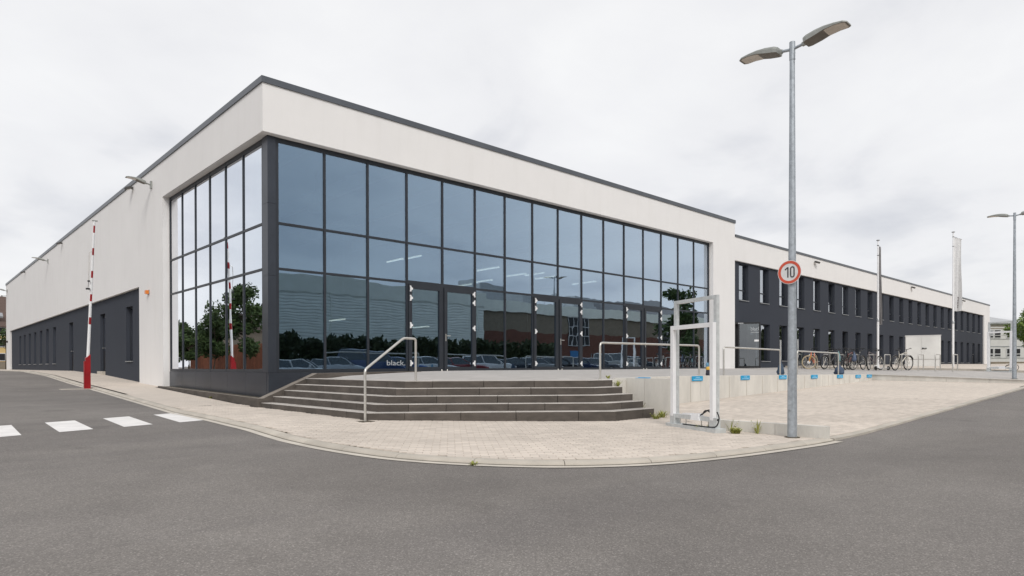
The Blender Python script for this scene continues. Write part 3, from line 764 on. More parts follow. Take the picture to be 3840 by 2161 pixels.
# corner post and plinth panels
for z0, z1 in ((ZB, 2.4), (2.406, 4.2), (4.206, HS-.002)):
    mb = MB(); mb.box(REC-.03, mx[0]-.041, REC-.03, my[0]-.041, z0, z1); mb.build('corner_post', PANEL, bld)
for a, b_ in zip(frange(.20, 1.9, .85), frange(.20, 1.9, .85)[1:]):
    mb = MB(); mb.box(a+.003, b_-.003, .198, .3, -1.0, ZB-.005); mb.build('plinth_panel', PANEL, bld)
for a, b_ in zip(frange(.305, LOP, 1.35), frange(.305, LOP, 1.35)[1:]):
    mb = MB(); mb.box(.198, .3, a+.003, b_-.003, -1.0, ZB-.005); mb.build('plinth_panel', PANEL, bld)
mb = MB(); mb.box(1.9, LO, .2, .44, -.3, ZB-.006); mb.build('sill_strip', PANEL, bld)
text_mesh('lettering', 'black.', .21, (mx[3]-.70, REC+.008, .16), (1,0,0), (0,0,1), LETTER, bld, .001, .62)
# dark recess on the side wall with windows and doors
def strips(mb, axis, d0, d1, a0, a1, z0, z1, ops):
    def bx_(p, q, r_, s_):
        if q-p < 1e-4 or s_-r_ < 1e-4: return
        if axis == 'x': mb.box(p, q, d0, d1, r_, s_)
        else: mb.box(d0, d1, p, q, r_, s_)
    cur = a0
    for (p, q, r_, s_) in sorted(ops):
        bx_(cur, p, z0, z1); bx_(p, q, z0, r_); bx_(p, q, s_, z1); cur = q
    bx_(cur, a1, z0, z1)
side_ops = [(30.25+2.55*i, 31.27+2.55*i, .35, 2.5) for i in range(7)]
near_win = (12.87, 13.89, .37, 2.52); doorA = (17.58, 18.57, -.05, 2.51); doorB = (24.95, 26.12, -.055, 2.51)
mb = MB(); strips(mb, 'y', .12, .40, PL0, PL1, -.7, ZL, side_ops+[near_win, doorA, doorB]); mb.build('recessed_wall', DARKW, bld)
def window(par, axis, op, face, depth=.150, tilt=0, split=None, sill=True, inward=1):
    """frame set back in the opening; pane and sill are its pieces. face: wall plane coordinate"""
    a, b_, z0, z1 = op; g = face+depth; fw = .05
    def bb(mb_, p, q, r_, s_, e0, e1):
        if axis == 'x': mb_.box(p, q, e0, e1, r_, s_)
        else: mb_.box(e0, e1, p, q, r_, s_)
    mb = MB()
    bb(mb, a, a+fw, z0, z1, g-.01, g+.05); bb(mb, b_-fw, b_, z0, z1, g-.01, g+.05); bb(mb, a+fw, b_-fw, z0, z0+fw, g-.01, g+.05); bb(mb, a+fw, b_-fw, z1-fw, z1, g-.01, g+.05)
    if split: bb(mb, a+fw, b_-fw, split-.03, split+.03, g-.012, g+.05)
    fr = mb.build('window', ANTH, par)
    zs = [(z0+fw, split-.03), (split+.03, z1-fw)] if split else [(z0+fw, z1-fw)]
    for k_, (p, q) in enumerate(zs):
        mb = MB()
        if tilt and k_ == len(zs)-1:
            dt = tilt
            mb.hexa([(a+fw,g+.012,p),(b_-fw,g+.012,p),(b_-fw,g+.03,p),(a+fw,g+.03,p)], [(a+fw,g+.012+dt,q),(b_-fw,g+.012+dt,q),(b_-fw,g+.03+dt,q),(a+fw,g+.03+dt,q)])
            mb.build('open_pane', WGLASS, fr)
        else:
            bb(mb, a+fw-.003, b_-fw+.003, p-.003, q+.003, g+.012, g+.03); mb.build('pane', WGLASS, fr)
    mb = MB(); bb(mb, a-.02, b_+.02, z0-.05, z1+.02, g+.35, g+.36); mb.build('dark_interior', INSIDE, fr)
    if sill:
        mb = MB(); bb(mb, a-.01, b_+.01, z0-.035, z0-.004, face-.045, g-.011); mb.build('sill', SILL, fr)
    return fr
def solid_door(par, axis, op, face, depth=.12, hinges=True):
    a, b_, z0, z1 = op; g = face+depth
    def bb(mb_, p, q, r_, s_, e0, e1):
        if axis == 'x': mb_.box(p, q, e0, e1, r_, s_)
        else: mb_.box(e0, e1, p, q, r_, s_)
    mb = MB(); bb(mb, a, b_, z0, z1, g, g+.06); d = mb.build('door', BLK2, par)
    mb = MB(); bb(mb, a+.09, b_-.09, z0+.9, z1-.12, g-.006, g-.001); mb.build('pane', WGLASS, d)
    if hinges:
        for z in (z0+.3, z1-.55, z1-.25): mb = MB(); bb(mb, a+.02, a+.07, z-.05, z+.05, g-.03, g-.002); mb.build('hinge', HWHITE, d)
    mb = MB(); bb(mb, b_-.17 if not hinges else b_-.2, b_-.06, z0+1.03, z0+1.06, g-.055, g-.03); mb.build('handle', STEEL, d)
for op in side_ops+[near_win]: window(bld, 'y', op, .12)
solid_door(bld, 'y', doorA, .12, hinges=False); solid_door(bld, 'y', doorB, .12)
mb = MB(); mb.box(-.02, .39, 17.6, 18.55, -.4, -.055); mb.build('door_step', KERB, bld)

# ---------------------------------------------------------------- office wing
HA, HAC, HAD, A1, A2 = 6.535, 6.415, 5.28, 74.95, 77.4
ann = thing('office_wing', (50, 6, -.2), 'long two-storey office wing with dark walls, slit windows and white fascia', 'building')
mb = MB(); mb.box(L1+.001, A2, .002, .4, HAD, HAC); mb.box(A1, A2, .002, .4, -.3, HAD); mb.build('fascia_wall', WHITE, ann)
mb = MB(); mb.box(L1+.04, A2+.03, -.03, .42, HAC, HA); mb.build('parapet_cap', CAP, ann)
mb = MB(); mb.box(L1, A2-.01, .41, 16, 6.2, 6.3); mb.build('roof', ROOFM, ann)
mb = MB(); mb.box(A2-.4, A2, .41, 16, -.3, HAC); mb.box(L1, A2, 16, 16.3, -.3, HAC); mb.build('rear_wall', WHITE, ann)
ups = [(23.82+2.227*i, 24.78+2.227*i, 3.40, 5.20) for i in range(23)]
lows = [(ups[i][0], ups[i][1], .40, 2.32) for i in range(1, 23)]
lows[0] = (26.15, 27.15, .37, 2.30)
DRS = {5, 21}
lop = []
for i in range(1, 23):
    a, b_, z0, z1 = lows[i-1]
    if i in DRS: z0 = .03 if i == 5 else .19
    lop.append((a, b_, z0, z1))
entry = (L1+.02, 26.0, .0, 2.29)
FA = .12
mb = MB(); strips(mb, 'x', FA, .40, L1+.001, A1, 2.9, HAD, ups); strips(mb, 'x', FA, .40, L1+.001, A1, -.3, 2.9, lop+[entry]); mb.build('dark_wall', DARKW, ann)
for i, op in enumerate(ups): window(ann, 'x', op, FA, tilt=.13 if i in (5, 10, 14) else 0, split=3.91)
for i in range(1, 23):
    op = lop[i-1]
    if i in DRS: solid_door(ann, 'x', op, FA)
    else: window(ann, 'x', op, FA, tilt=.15 if i in (6, 16) else 0)
# entrance with a glass leaf standing open
mb = MB(); mb.box(entry[0], entry[1], .39, .40, 0.0, 2.29); mb.build('dark_interior', INSIDE, ann)
mb = MB(); mb.box(entry[0], entry[0]+.07, .16, .24, .0, 2.29); mb.box(entry[1]-.07, entry[1], .16, .24, .0, 2.29); mb.box(entry[0]+.07, entry[1]-.07, .16, .24, 2.2, 2.29); mb.box(24.72, 24.80, .16, .24, .0, 2.2); mb.build('entrance_frame', BLK2, ann)
mb = MB(); mb.box(24.80, entry[1]-.07, .19, .215, .02, 2.2); mb.build('pane', WGLASS, ann)
hx_, hy_ = 23.68, .10; ld = Vector((.50, -.866, 0)); ln = Vector((.866, .50, 0)); LW = 1.04; z0, z1 = .02, 2.26
def leafp(s_, z, o_=0): p = Vector((hx_, hy_, z))+ld*s_+ln*o_; return (p.x, p.y, p.z)
mb = MB(); fw = .07
for s0, s1, a, b_ in ((0,fw,z0,z1),(LW-fw,LW,z0,z1),(fw,LW-fw,z0,z0+.1),(fw,LW-fw,z1-.07,z1)):
    mb.hexa([leafp(s0,a,-.025),leafp(s1,a,-.025),leafp(s1,a,.025),leafp(s0,a,.025)], [leafp(s0,b_,-.025),leafp(s1,b_,-.025),leafp(s1,b_,.025),leafp(s0,b_,.025)])
od = mb.build('open_door', BLK2, ann)
mb = MB(); mb.hexa([leafp(fw,z0+.1,-.01),leafp(LW-fw,z0+.1,-.01),leafp(LW-fw,z0+.1,.01),leafp(fw,z0+.1,.01)], [leafp(fw,z1-.07,-.01),leafp(LW-fw,z1-.07,-.01),leafp(LW-fw,z1-.07,.01),leafp(fw,z1-.07,.01)]); mb.build('pane', glass('door_glass', .16, .8, (.9,.95,1), (.35,.38,.4)), od)
p_ = leafp(.58, 1.86, -.014); text_mesh('lettering', 'black', .26, p_, ld, (0,0,1), LETTER, od, .001, .44)
mb = MB()
for k_ in range(14): mb.hexa([leafp(.60+.028*k_,1.75,-.016),leafp(.60+.028*k_+.02,1.75,-.016),leafp(.60+.028*k_+.02,1.75,-.012),leafp(.60+.028*k_,1.75,-.012)], [leafp(.60+.028*k_,1.785,-.016),leafp(.60+.028*k_+.02,1.785,-.016),leafp(.60+.028*k_+.02,1.785,-.012),leafp(.60+.028*k_,1.785,-.012)])
mb.build('small_lettering', LETTER, od)
mb = MB(); mb.hexa([leafp(.76,1.32,-.016),leafp(.96,1.32,-.016),leafp(.96,1.32,-.012),leafp(.76,1.32,-.012)], [leafp(.76,1.41,-.016),leafp(.96,1.41,-.016),leafp(.96,1.41,-.012),leafp(.76,1.41,-.012)]); mb.build('sticker', HWHITE, od)
mb = MB(); mb.hexa([leafp(0,2.19,-.06),leafp(.25,2.19,-.06),leafp(.25,2.19,-.026),leafp(0,2.19,-.026)], [leafp(0,2.25,-.06),leafp(.25,2.25,-.06),leafp(.25,2.25,-.026),leafp(0,2.25,-.026)]); mb.build('door_closer', SILL, od)

# ---------------------------------------------------------------- luminaires, floodlights, alarm
def head_mesh():
    # stations: x, centre z, half width, height above and below the centre line
    S = [(0,0,.028,.028,.028),(.045,0,.028,.028,.028),(.05,.012,.105,.045,.045),(.10,.020,.125,.052,.05),(.24,.036,.132,.046,.052),(.36,.040,.132,.036,.034),(.50,.026,.130,.024,.020),(.615,.004,.122,.018,.014),(.66,-.008,.085,.012,.010)]
    mb = MB(); n_ = 12
    ring_ = [(1,.15),(.96,.62),(.74,.94),(.30,1),(-.30,1),(-.74,.94),(-.96,.62),(-1,.15),(-.97,-.9),(-.5,-1),(.5,-1),(.97,-.9)]
    for x, z, hw, hu, hd in S:
        for a, b_ in ring_: mb.v.append((x, hw*a, z+(hu*b_ if b_ > 0 else hd*b_)))
    for i in range(len(S)-1):
        for j in range(n_): mb.f.append((i*n_+j, i*n_+(j+1) % n_, (i+1)*n_+(j+1) % n_, (i+1)*n_+j)); mb.mi.append(1 if 8 <= j <= 10 and i >= 2 else 0)
    mb.f += [tuple(range(n_))[::-1], tuple((len(S)-1)*n_+j for j in range(n_))]; mb.mi += [0, 0]
    ln_ = MB(); pts = [(.345,.004,.100),(.37,.003,.116),(.50,.004,.116),(.60,-.010,.106),(.63,-.014,.085)]
    for x, z, hw in pts: ln_.v += [(x,-hw,z),(x,hw,z),(x,hw,z+.02),(x,-hw,z+.02)]
    for i in range(len(pts)-1):
        for j in range(4): ln_.f.append((i*4+j, i*4+(j+1) % 4, (i+1)*4+(j+1) % 4, (i+1)*4+j)); ln_.mi.append(0)
    ln_.f += [(0,1,2,3)[::-1], tuple(len(ln_.v)-4+j for j in range(4))]; ln_.mi += [0,0]
    return mb.mesh('lamp_head', [LUMI, LUND], smooth=False), ln_.mesh('lens', LENS)
HEADM, LENSM = head_mesh()
def add_head(par, loc, rz, tilt=0):
    h = bpy.data.objects.new('lamp_head', HEADM); COL.objects.link(h); h.parent = par; h.location = loc; h.rotation_euler = (0, -tilt, rz)
    q = bpy.data.objects.new('lens', LENSM); COL.objects.link(q); q.parent = h
    return h
def lamp_post(x, y, z0, ztop, label):
    r_ = thing('street_lamp', (x, y, z0), label, 'street lamp', 'twin-headed street lamps')
    H = ztop-z0
    mb = MB(); mb.tube([(x,y,z0-.05),(x,y,z0+.9),(x,y,z0+H*.55),(x,y,ztop-.25)], [.070,.066,.050,.037], 20); mb.build('pole', GALV, r_, smooth=True)
    mb = MB(); mb.tube([(x,y,ztop-.27),(x,y,ztop)], .042, 16); mb.build('pole_sleeve', GALV, r_, smooth=True)
    for zz_ in (ztop-.24, ztop-.15): mb = MB(); mb.tube([(x,y,zz_),(x+.062,y-.02,zz_)], .006, 6); mb.build('set_screw', STEEL, r_)
    mb = MB(); mb.lathe([(.11,0),(.11,.012),(.085,.014)], 18, (x,y,z0-.004)); mb.build('base_collar', SOIL_SHADE, r_)
    mb = MB(); mb.box(x-.081, x-.070, y-.03, y+.03, z0+.42, z0+.78); mb.build('service_door', GALV, r_)
    for s_ in (-1, 1):
        mb = MB(); mb.tube([(x,y,ztop-.11),(x,y+s_*.17,ztop-.085)], .022, 10); mb.build('arm', GALV, r_, smooth=True)
        add_head(r_, (0, s_*.15, H-.088), R(90)*s_, R(6))
    return r_
LX, LY = 3.385, -11.46
lamp1 = lamp_post(LX, LY, P(LX, LY), 5.0, 'tall galvanised twin-headed street lamp with the round 10 sign, on the pavement corner')
lamp_post(22.75, -11.0, Tz(22.75, -11.0), Tz(22.75, -11.0)+5.97, 'distant galvanised twin-headed street lamp on the plaza at the right edge')
# speed sign, facing -x
sg = thing('speed_limit_sign', (LX-.09, LY, 1.35), 'round speed limit 10 sign with red ring clamped to the near street lamp', 'sign')
SZ, SR, SX = 1.523, .178, LX-.098
def disc(mb, r0, r1, x0, x1, n_=48):
    for k_ in range(n_):
        t0, t1 = 2*math.pi*k_/n_, 2*math.pi*(k_+1)/n_
        pt = lambda r_, t, x: (x, LY-r_*math.cos(t), SZ+r_*math.sin(t))
        if r0 == 0: mb.add([pt(0,0,x0), pt(r1,t0,x0), pt(r1,t1,x0)], [(0,1,2)]); mb.add([pt(r1,t0,x0),pt(r1,t0,x1),pt(r1,t1,x1),pt(r1,t1,x0)], [(0,1,2,3)]); mb.add([pt(0,0,x1), pt(r1,t1,x1), pt(r1,t0,x1)], [(0,1,2)])
        else:
            mb.add([pt(r0,t0,x0),pt(r1,t0,x0),pt(r1,t1,x0),pt(r0,t1,x0)], [(0,1,2,3)]); mb.add([pt(r1,t0,x0),pt(r1,t0,x1),pt(r1,t1,x1),pt(r1,t1,x0)], [(0,1,2,3)]); mb.add([pt(r0,t0,x0),pt(r0,t1,x0),pt(r0,t1,x1),pt(r0,t0,x1)], [(0,1,2,3)])
mb = MB(); disc(mb, 0, SR, SX, SX+.004); mb.build('sign_disc', SIGNW, sg)
mb = MB(); disc(mb, SR*.735, SR*.955, SX-.0025, SX); mb.build('red_ring', SIGNR, sg)
def stroke(mb, pts, w):     # pts in sign coordinates (right, up) seen from the front; front faces -x, so right is -y
    for (a0, a1), (b0, b1) in zip(pts, pts[1:]):
        d = math.hypot(b0-a0, b1-a1); nx, nz = -(b1-a1)/d*w/2, (b0-a0)/d*w/2
        q = [(a0+nx,a1+nz),(a0-nx,a1-nz),(b0-nx,b1-nz),(b0+nx,b1+nz)]
        mb.hexa([(SX, LY-p, SZ+r_) for p, r_ in q], [(SX-.0025, LY-p, SZ+r_) for p, r_ in q])
mb = MB(); stroke(mb, [(-.022,.078),(-.022,-.078)], .019); stroke(mb, [(-.066,.040),(-.024,.072)], .019); mb.build('digit', SIGNK, sg)
ring = [(.045+.026*math.cos(t), .050+.026*math.sin(t)) for t in [math.pi*k_/10 for k_ in range(11)]]+[(.045+.026*math.cos(t), -.050+.026*math.sin(t)) for t in [math.pi+math.pi*k_/10 for k_ in range(11)]]
ring.append(ring[0]); mb = MB(); stroke(mb, ring, .019); mb.build('digit', SIGNK, sg)
mb = MB(); mb.box(SX+.004, LX-.045, LY-.02, LY+.02, SZ+.08, SZ+.11); mb.box(SX+.004, LX-.045, LY-.02, LY+.02, SZ-.11, SZ-.08); mb.build('clamp', GALV, sg)

def wall_light(y, z, label):
    r_ = thing('wall_lamp', (-.02, y, z), label, 'wall lamp', 'lamps on the side wall')
    mb = MB(); mb.box(-.05, -.001, y-.07, y+.07, z-.13, z+.13); mb.build('wall_plate', LUMI, r_)
    mb = MB(); mb.tube([(-.05,y,z),(-.18,y,z+.03)], .025, 8); mb.build('arm', LUMI, r_, smooth=True)
    add_head(r_, (-.14, 0, .02), R(180), R(10))
wall_light(9.65, 6.53, 'grey wall lamp on the side wall nearest the glass corner')
wall_light(31.9, 6.51, 'grey wall lamp halfway along the side wall')
wall_light(52.7, 6.5, 'grey wall lamp at the far end of the side wall')
def flood(axis, a, z, label, grp):
    x, y = ((-.0, a) if axis == 'y' else (a, 0))
    r_ = thing('floodlight', (x-.06, y, z) if axis == 'y' else (x, y-.06, z), label, 'floodlight', grp)
    mb = MB()
    if axis == 'y': mb.obox((-.17, y, z-.03), (1,0,.45), (0,1,0), (-.45,0,1), .09, .13, .045)
    else: mb.obox((x, -.17, z-.03), (1,0,0), (0,1,.45), (0,-.45,1), .16, .09, .05)
    mb.build('housing', FLOODM, r_)
    mb = MB()
    if axis == 'y': mb.box(-.09, -.001, y-.04, y+.04, z-.04, z+.05)
    else: mb.box(x-.04, x+.04, -.09, -.001, z-.04, z+.05)
    mb.build('bracket', FLOODM, r_)
    if axis == 'y': ln_ = MB(); ln_.obox((-.155, y, z-.078), (1,0,.45), (0,1,0), (-.45,0,1), .07, .11, .004)
    else: ln_ = MB(); ln_.obox((x, -.155, z-.086), (1,0,0), (0,1,.45), (0,-.45,1), .13, .07, .004)
    ln_.build('lens', LENS, r_)
for y, t in ((12.2,'nearest the glass corner'),(27.2,'halfway along the parapet'),(42.0,'toward the far end')): flood('y', y, 6.93, 'small dark floodlight under the side parapet, '+t, 'floodlights under the parapets')
for x, t in ((32.6,'right of the speed sign'),(50.75,'above the white cabinet'),(66.0,'nearest the far end')): flood('x', x, 6.2, 'small dark floodlight on the white office fascia, '+t, 'floodlights under the parapets')
al = thing('alarm_beacon', (-.06, 10.1, 2.73), 'small orange alarm beacon on the white side wall', 'beacon')
mb = MB(); mb.box(-.12, -.02, 10.02, 10.18, 2.73, 2.86); mb.build('lens', ORANGE, al)
mb = MB(); mb.box(-.02, -.001, 10.0, 10.2, 2.71, 2.88); mb.build('base', SILL, al)
cm = thing('wall_bracket', (-.05, 53.2, 6.1), 'small grey bracket under the far end wall lamp', 'bracket')
mb = MB(); mb.tube([(-.001,53.2,6.15),(-.3,53.2,6.12)], .02, 6); mb.box(-.4,-.28,53.15,53.25,6.06,6.16); mb.build('arm', LUMI, cm)
cm = thing('wall_socket', (-.05, 52.8, 2.2), 'tiny dark box low on the white far end of the side wall', 'box')
mb = MB(); mb.box(-.1,-.001,52.7,52.85,2.2,2.36); mb.build('housing', BLK2, cm)
# ---------------------------------------------------------------- railings
def fillet(pts, r, n_=6):
    out = [Vector(pts[0])]
    for i in range(1, len(pts)-1):
        p = Vector(pts[i]); a = (Vector(pts[i-1])-p); b_ = (Vector(pts[i+1])-p); ra = min(r, a.length*.45, b_.length*.45)
        A = p+a.normalized()*ra; B = p+b_.normalized()*ra
        for k_ in range(n_+1):
            t = k_/n_; out.append(A*(1-t)**2+p*2*t*(1-t)+B*t*t)
    out.append(Vector(pts[-1])); return out
def railing(x0, x1, y, h, label):
    z0, z1 = Tz(x0, y), Tz(x1, y)
    r_ = thing('railing', ((x0+x1)/2, y, min(z0, z1)), label, 'railing', 'railings on the terrace edge')
    mb = MB(); mb.tube(fillet([(x0,y,z0-.02),(x0,y,z0+h),(x1,y,z1+h),(x1,y,z1-.02)], .09), .024, 12); mb.build('rail', STEEL, r_, smooth=True)
    for x, z in ((x0,z0),(x1,z1)): mb = MB(); mb.lathe([(.05,0),(.05,.008),(.03,.01)], 12, (x,y,z-.002)); mb.build('base_flange', STEEL, r_)
railing(5.11, 9.31, -6.34, .83, 'steel tube railing at the right end of the steps, behind the white frame')
railing(10.62, 14.2, -6.34, .82, 'steel tube railing between the white frame and the lamp post')
railing(15.48, 19.04, -6.34, .81, 'steel tube railing in front of the bicycles, right of the lamp post')
hr = thing('stair_handrail', (.5, -4.9, -.88), 'bent steel handrail climbing the left side of the steps', 'handrail')
zg = P(-.25, -5.2)
lo_, up_ = Vector((-.25, -5.2, 0)), Vector((1.27, -4.62, 0))
zlo, zup = .065, .69
mid_ = lo_.lerp(up_, .74)
mb = MB(); mb.tube(fillet([(lo_.x,lo_.y,zg-.02),(lo_.x,lo_.y,zlo),(mid_.x,mid_.y,zup),(up_.x,up_.y,zup),(up_.x,up_.y,SZ0-.02)], .07), .024, 12); mb.build('rail', STEEL, hr, smooth=True)
mb = MB(); mb.box(lo_.x-.13, lo_.x+.13, lo_.y-.13, lo_.y+.13, zg-.03, zg+.005); mb.build('base_plate', SOIL_SHADE, hr)

# ---------------------------------------------------------------- galvanised display frames
def display_frame(cx, cy, z0, ang, label, detail=True, wdt=1.08, hgt=2.13):
    r_ = thing('display_frame', (cx, cy, z0), label, 'frame', 'empty display frames')
    X = Vector((math.cos(ang), math.sin(ang), 0)); N = Vector((-X.y, X.x, 0)); Z = Vector((0,0,1)); c0 = Vector((cx, cy, z0))
    q = lambda s_, n_, z: c0+X*s_+N*n_+Z*z
    def bar(name, a, b_, w, h, mat):
        mb = MB(); mb.bar(a, b_, w, h, up=N if abs((b_-a).normalized().z) > .9 else Z); return mb.build(name, mat, r_)
    hw = wdt/2
    for s_ in (-hw, hw):
        bar('steel_post', q(s_, .035, .05), q(s_, .035, hgt), .075, .06, ZFRAME)
        bar('white_post', q(s_*1.0, -.035, .16 if s_ > 0 else .16), q(s_, -.035, 1.745), .075, .07, WPOST)
        bar('base_foot', q(s_, 0, .03), q(s_, 0, .20), .12, .13, ZFRAME)
    bar('top_rail', q(-hw-.037, .035, hgt+.03), q(hw+.037, .035, hgt+.03), .06, .06, ZFRAME)
    bar('white_rail', q(-hw+.038, -.035, 1.71), q(hw-.038, -.035, 1.71), .06, .07, WPOST)
    bar('bottom_rail', q(-hw+.06, .0, .165), q(hw-.06, .0, .165), .075, .07, ZFRAME)
    mb = MB(); mb.hexa([q(-hw-.14,-.10,-.06),q(hw+.14,-.10,-.06),q(hw+.14,.11,-.06),q(-hw-.14,.11,-.06)], [q(-hw-.14,-.10,.03),q(hw+.14,-.10,.03),q(hw+.14,.11,.03),q(-hw-.14,.11,.03)]); mb.build('base_plate', ZFRAME, r_)
    for s_ in (-.38, -.22, .2, .38): mb = MB(); mb.tube([q(s_, .0, .03), q(s_, .0, .15)], .009, 8); mb.build('anchor_bolt', STEEL, r_)
    mb = MB(); mb.hexa([q(-.02,-.065,.13),q(.22,-.065,.13),q(.22,.06,.13),q(-.02,.06,.13)], [q(.0,-.05,.235),q(.17,-.05,.245),q(.17,.05,.245),q(.0,.05,.235)]); mb.build('white_cover', WPOST, r_)
    mb = MB(); mb.hexa([q(-.30,-.03,.201),q(-.06,-.03,.201),q(-.06,.05,.201),q(-.30,.05,.201)], [q(-.29,-.03,.225),q(-.06,-.03,.235),q(-.06,.05,.235),q(-.29,.05,.225)]); mb.build('white_sheet', WPOST, r_)
    def cable(pts): mb = MB(); mb.tube(catmull3(pts), .011, 6); mb.build('cable', BLACK, r_, smooth=True)
    cable([q(.2,.02,.23), q(.3,.0,.30), q(.42,-.01,.29), q(.52,.02,.22)])
    cable([q(.2,-.02,.22), q(.3,-.03,.26), q(.45,-.05,.32), q(.55,-.0,.30)])
    cable([q(.66,-.05,.30), q(.72,-.06,.2), q(.66,-.07,.07), q(.45,-.06,.045), q(.1,-.07,.042), q(-.2,-.08,.04)])
    cable([q(.62,.0,.18), q(.5,.02,.08), q(.38,.01,.055)])
    return r_
def catmull3(pts, k_=6):
    P3 = [Vector(p) for p in pts]; out = []
    for i in range(len(P3)-1):
        p0, p1, p2, p3 = P3[max(i-1,0)], P3[i], P3[i+1], P3[min(i+2,len(P3)-1)]
        for j in range(k_):
            t = j/k_; out.append(.5*((2*p1)+(p2-p0)*t+(2*p0-5*p1+4*p2-p3)*t*t+(3*p1-p0-3*p2+p3)*t**3))
    out.append(P3[-1]); return out
FX, FY = 3.36, -9.80
display_frame(FX, FY, P(FX, FY)+.03, math.atan2(-1.05, -.42), 'empty white and galvanised display frame standing on the pavement in front of the steps')
display_frame(28.15, -9.62, Tz(28.15, -9.62)+.01, math.atan2(-1, -.25), 'distant empty white display frame on the plaza beside the far street lamp', wdt=.86, hgt=2.1)

# ---------------------------------------------------------------- barrier
BX, BY = -2.06, 9.05
bz0 = road(BX, BY)
ba = thing('road_barrier', (BX, BY, bz0), 'raised red and white barrier boom on a red post beside the side wall', 'barrier')
mb = MB(); mb.hexa([(BX-.06,BY-.09,bz0-.02),(BX+.07,BY-.09,bz0-.02),(BX+.07,BY+.09,bz0-.02),(BX-.06,BY+.09,bz0-.02)], [(BX-.06,BY-.09,bz0+1.0),(BX+.07,BY-.09,bz0+1.12),(BX+.07,BY+.09,bz0+1.12),(BX-.06,BY+.09,bz0+1.0)]); mb.build('post', RED, ba)
mb = MB(); mb.box(BX-.10, BX-.062, BY-.07, BY+.07, bz0, bz0+.90); mb.build('side_cover', RED, ba)
mb = MB(); mb.box(BX-.75, BX+.18, BY-.22, BY+.22, bz0-.05, bz0+.012); mb.build('base_plate', KERB, ba)
b0 = Vector((BX+.01, BY, bz0+.95)); b1 = Vector((BX+.20, BY-.05, 4.87)); bd = (b1-b0).normalized()
rb = lambda t: .055-.018*t
mb = MB(); mb.tube([b0, b0.lerp(b1, .5), b1], [.046,.039,.031], 14); mb.build('boom', BWHITE, ba, smooth=True)
for zt in (4.52, 3.79, 3.05, 2.29, 1.54, .80):
    if zt < 1: continue
    t0 = (zt-.03-b0.z)/(b1.z-b0.z); t1 = (zt+.20-b0.z)/(b1.z-b0.z)
    mb = MB(); n_ = 9
    for t in (t0, t1):
        c_ = b0.lerp(b1, t); r0 = .0475-.0155*t
        for rad in (r0, r0-.006):
            for j in range(n_):
                a = R(-135)+R(210)*j/(n_-1); mb.v.append((c_.x+rad*math.cos(a), c_.y+rad*math.sin(a), c_.z))
    k2 = 2*n_
    for j in range(n_-1):
        mb.f += [(j, j+1, k2+j+1, k2+j), (j, n_+j, n_+j+1, j+1), (k2+j, k2+j+1, k2+n_+j+1, k2+n_+j)]; mb.mi += [0,0,0]
    mb.f += [(0, k2, k2+n_, n_), (n_-1, 2*n_-1, k2+2*n_-1, k2+n_-1)]; mb.mi += [0,0]
    mb.build('red_band', RED, ba)
mb = MB(); c_ = b1; mb.box(c_.x-.06, c_.x+.09, c_.y-.03, c_.y+.03, c_.z, c_.z+.03); mb.build('end_cap', LUMI, ba)
mb = MB(); c_ = b0.lerp(b1, .78); mb.tube([(c_.x-.04,c_.y-.03,c_.z),(c_.x-.11,c_.y-.05,c_.z-.05),(c_.x-.13,c_.y-.05,c_.z-.95)], .012, 6); mb.build('support_rod', STEEL, ba)
mb = MB(); mb.box(c_.x-.16, c_.x-.10, c_.y-.08, c_.y-.02, c_.z-1.0, c_.z-.95); mb.tube([(c_.x-.13,c_.y-.05,c_.z-1.0),(c_.x-.15,c_.y-.05,c_.z-1.2)], .007, 6); mb.box(c_.x-.21, c_.x-.10, c_.y-.08, c_.y-.02, c_.z-1.25, c_.z-1.20); mb.build('support_foot', BLK2, ba)

# ---------------------------------------------------------------- cycle stands and bicycles
SXP = 26.75
stand_y = [-1.55, -2.25, -2.95, -3.6, -4.25, -4.95, -5.65, -6.35, -7.0, -7.65, -8.3]
def make_stand():
    r_ = thing('cycle_stand', (0,0,0), 'x', 'cycle stand', 'steel hoop cycle stands in a row')
    mb = MB(); mb.tube(fillet([(-.38,0,-.03),(-.38,0,.72),(.38,0,.72),(.38,0,-.03)], .06), .021, 10); mb.build('hoop', STEEL, r_, smooth=True)
    for s_ in (-.38, .38): mb = MB(); mb.lathe([(.045,0),(.045,.008),(.03,.01)], 10, (s_,0,0)); mb.build('base_flange', STEEL, r_)
    return r_
names = ['first hoop stand, nearest the wall, partly behind the lamp post','second hoop stand from the wall, behind the orange bicycle','third hoop stand from the wall, right of the orange bicycle','fourth hoop stand from the wall, behind the third railing post','fifth hoop stand, by the bicycle with the blue bag','sixth hoop stand, by the dark bicycle next to the flagpole','empty hoop stand beside the kick scooter','hoop stand with the cream bicycle','empty hoop stand left in front of the white cabinet','empty hoop stand right in front of the white cabinet','last hoop stand, in front of the second flagpole']
proto = make_stand()
for i, y in enumerate(stand_y):
    o = proto if i == 0 else copy_tree(proto)
    o.location = (SXP, y, Tz(SXP, y)); o['label'] = names[i]
def torus(mb, c, R0, r0, n_=28, m=6, mi=0):
    mb.tube([(c[0]+R0*math.cos(2*math.pi*k_/n_), c[1], c[2]+R0*math.sin(2*math.pi*k_/n_)) for k_ in range(n_)], r0, m, closed=True, mi=mi)
def rotz_about(vs_, px, a):
    ca, sa = math.cos(a), math.sin(a); return [(px+(x-px)*ca-y*sa, (x-px)*sa+y*ca, z) for x, y, z in vs_]
BIKECOL = {}
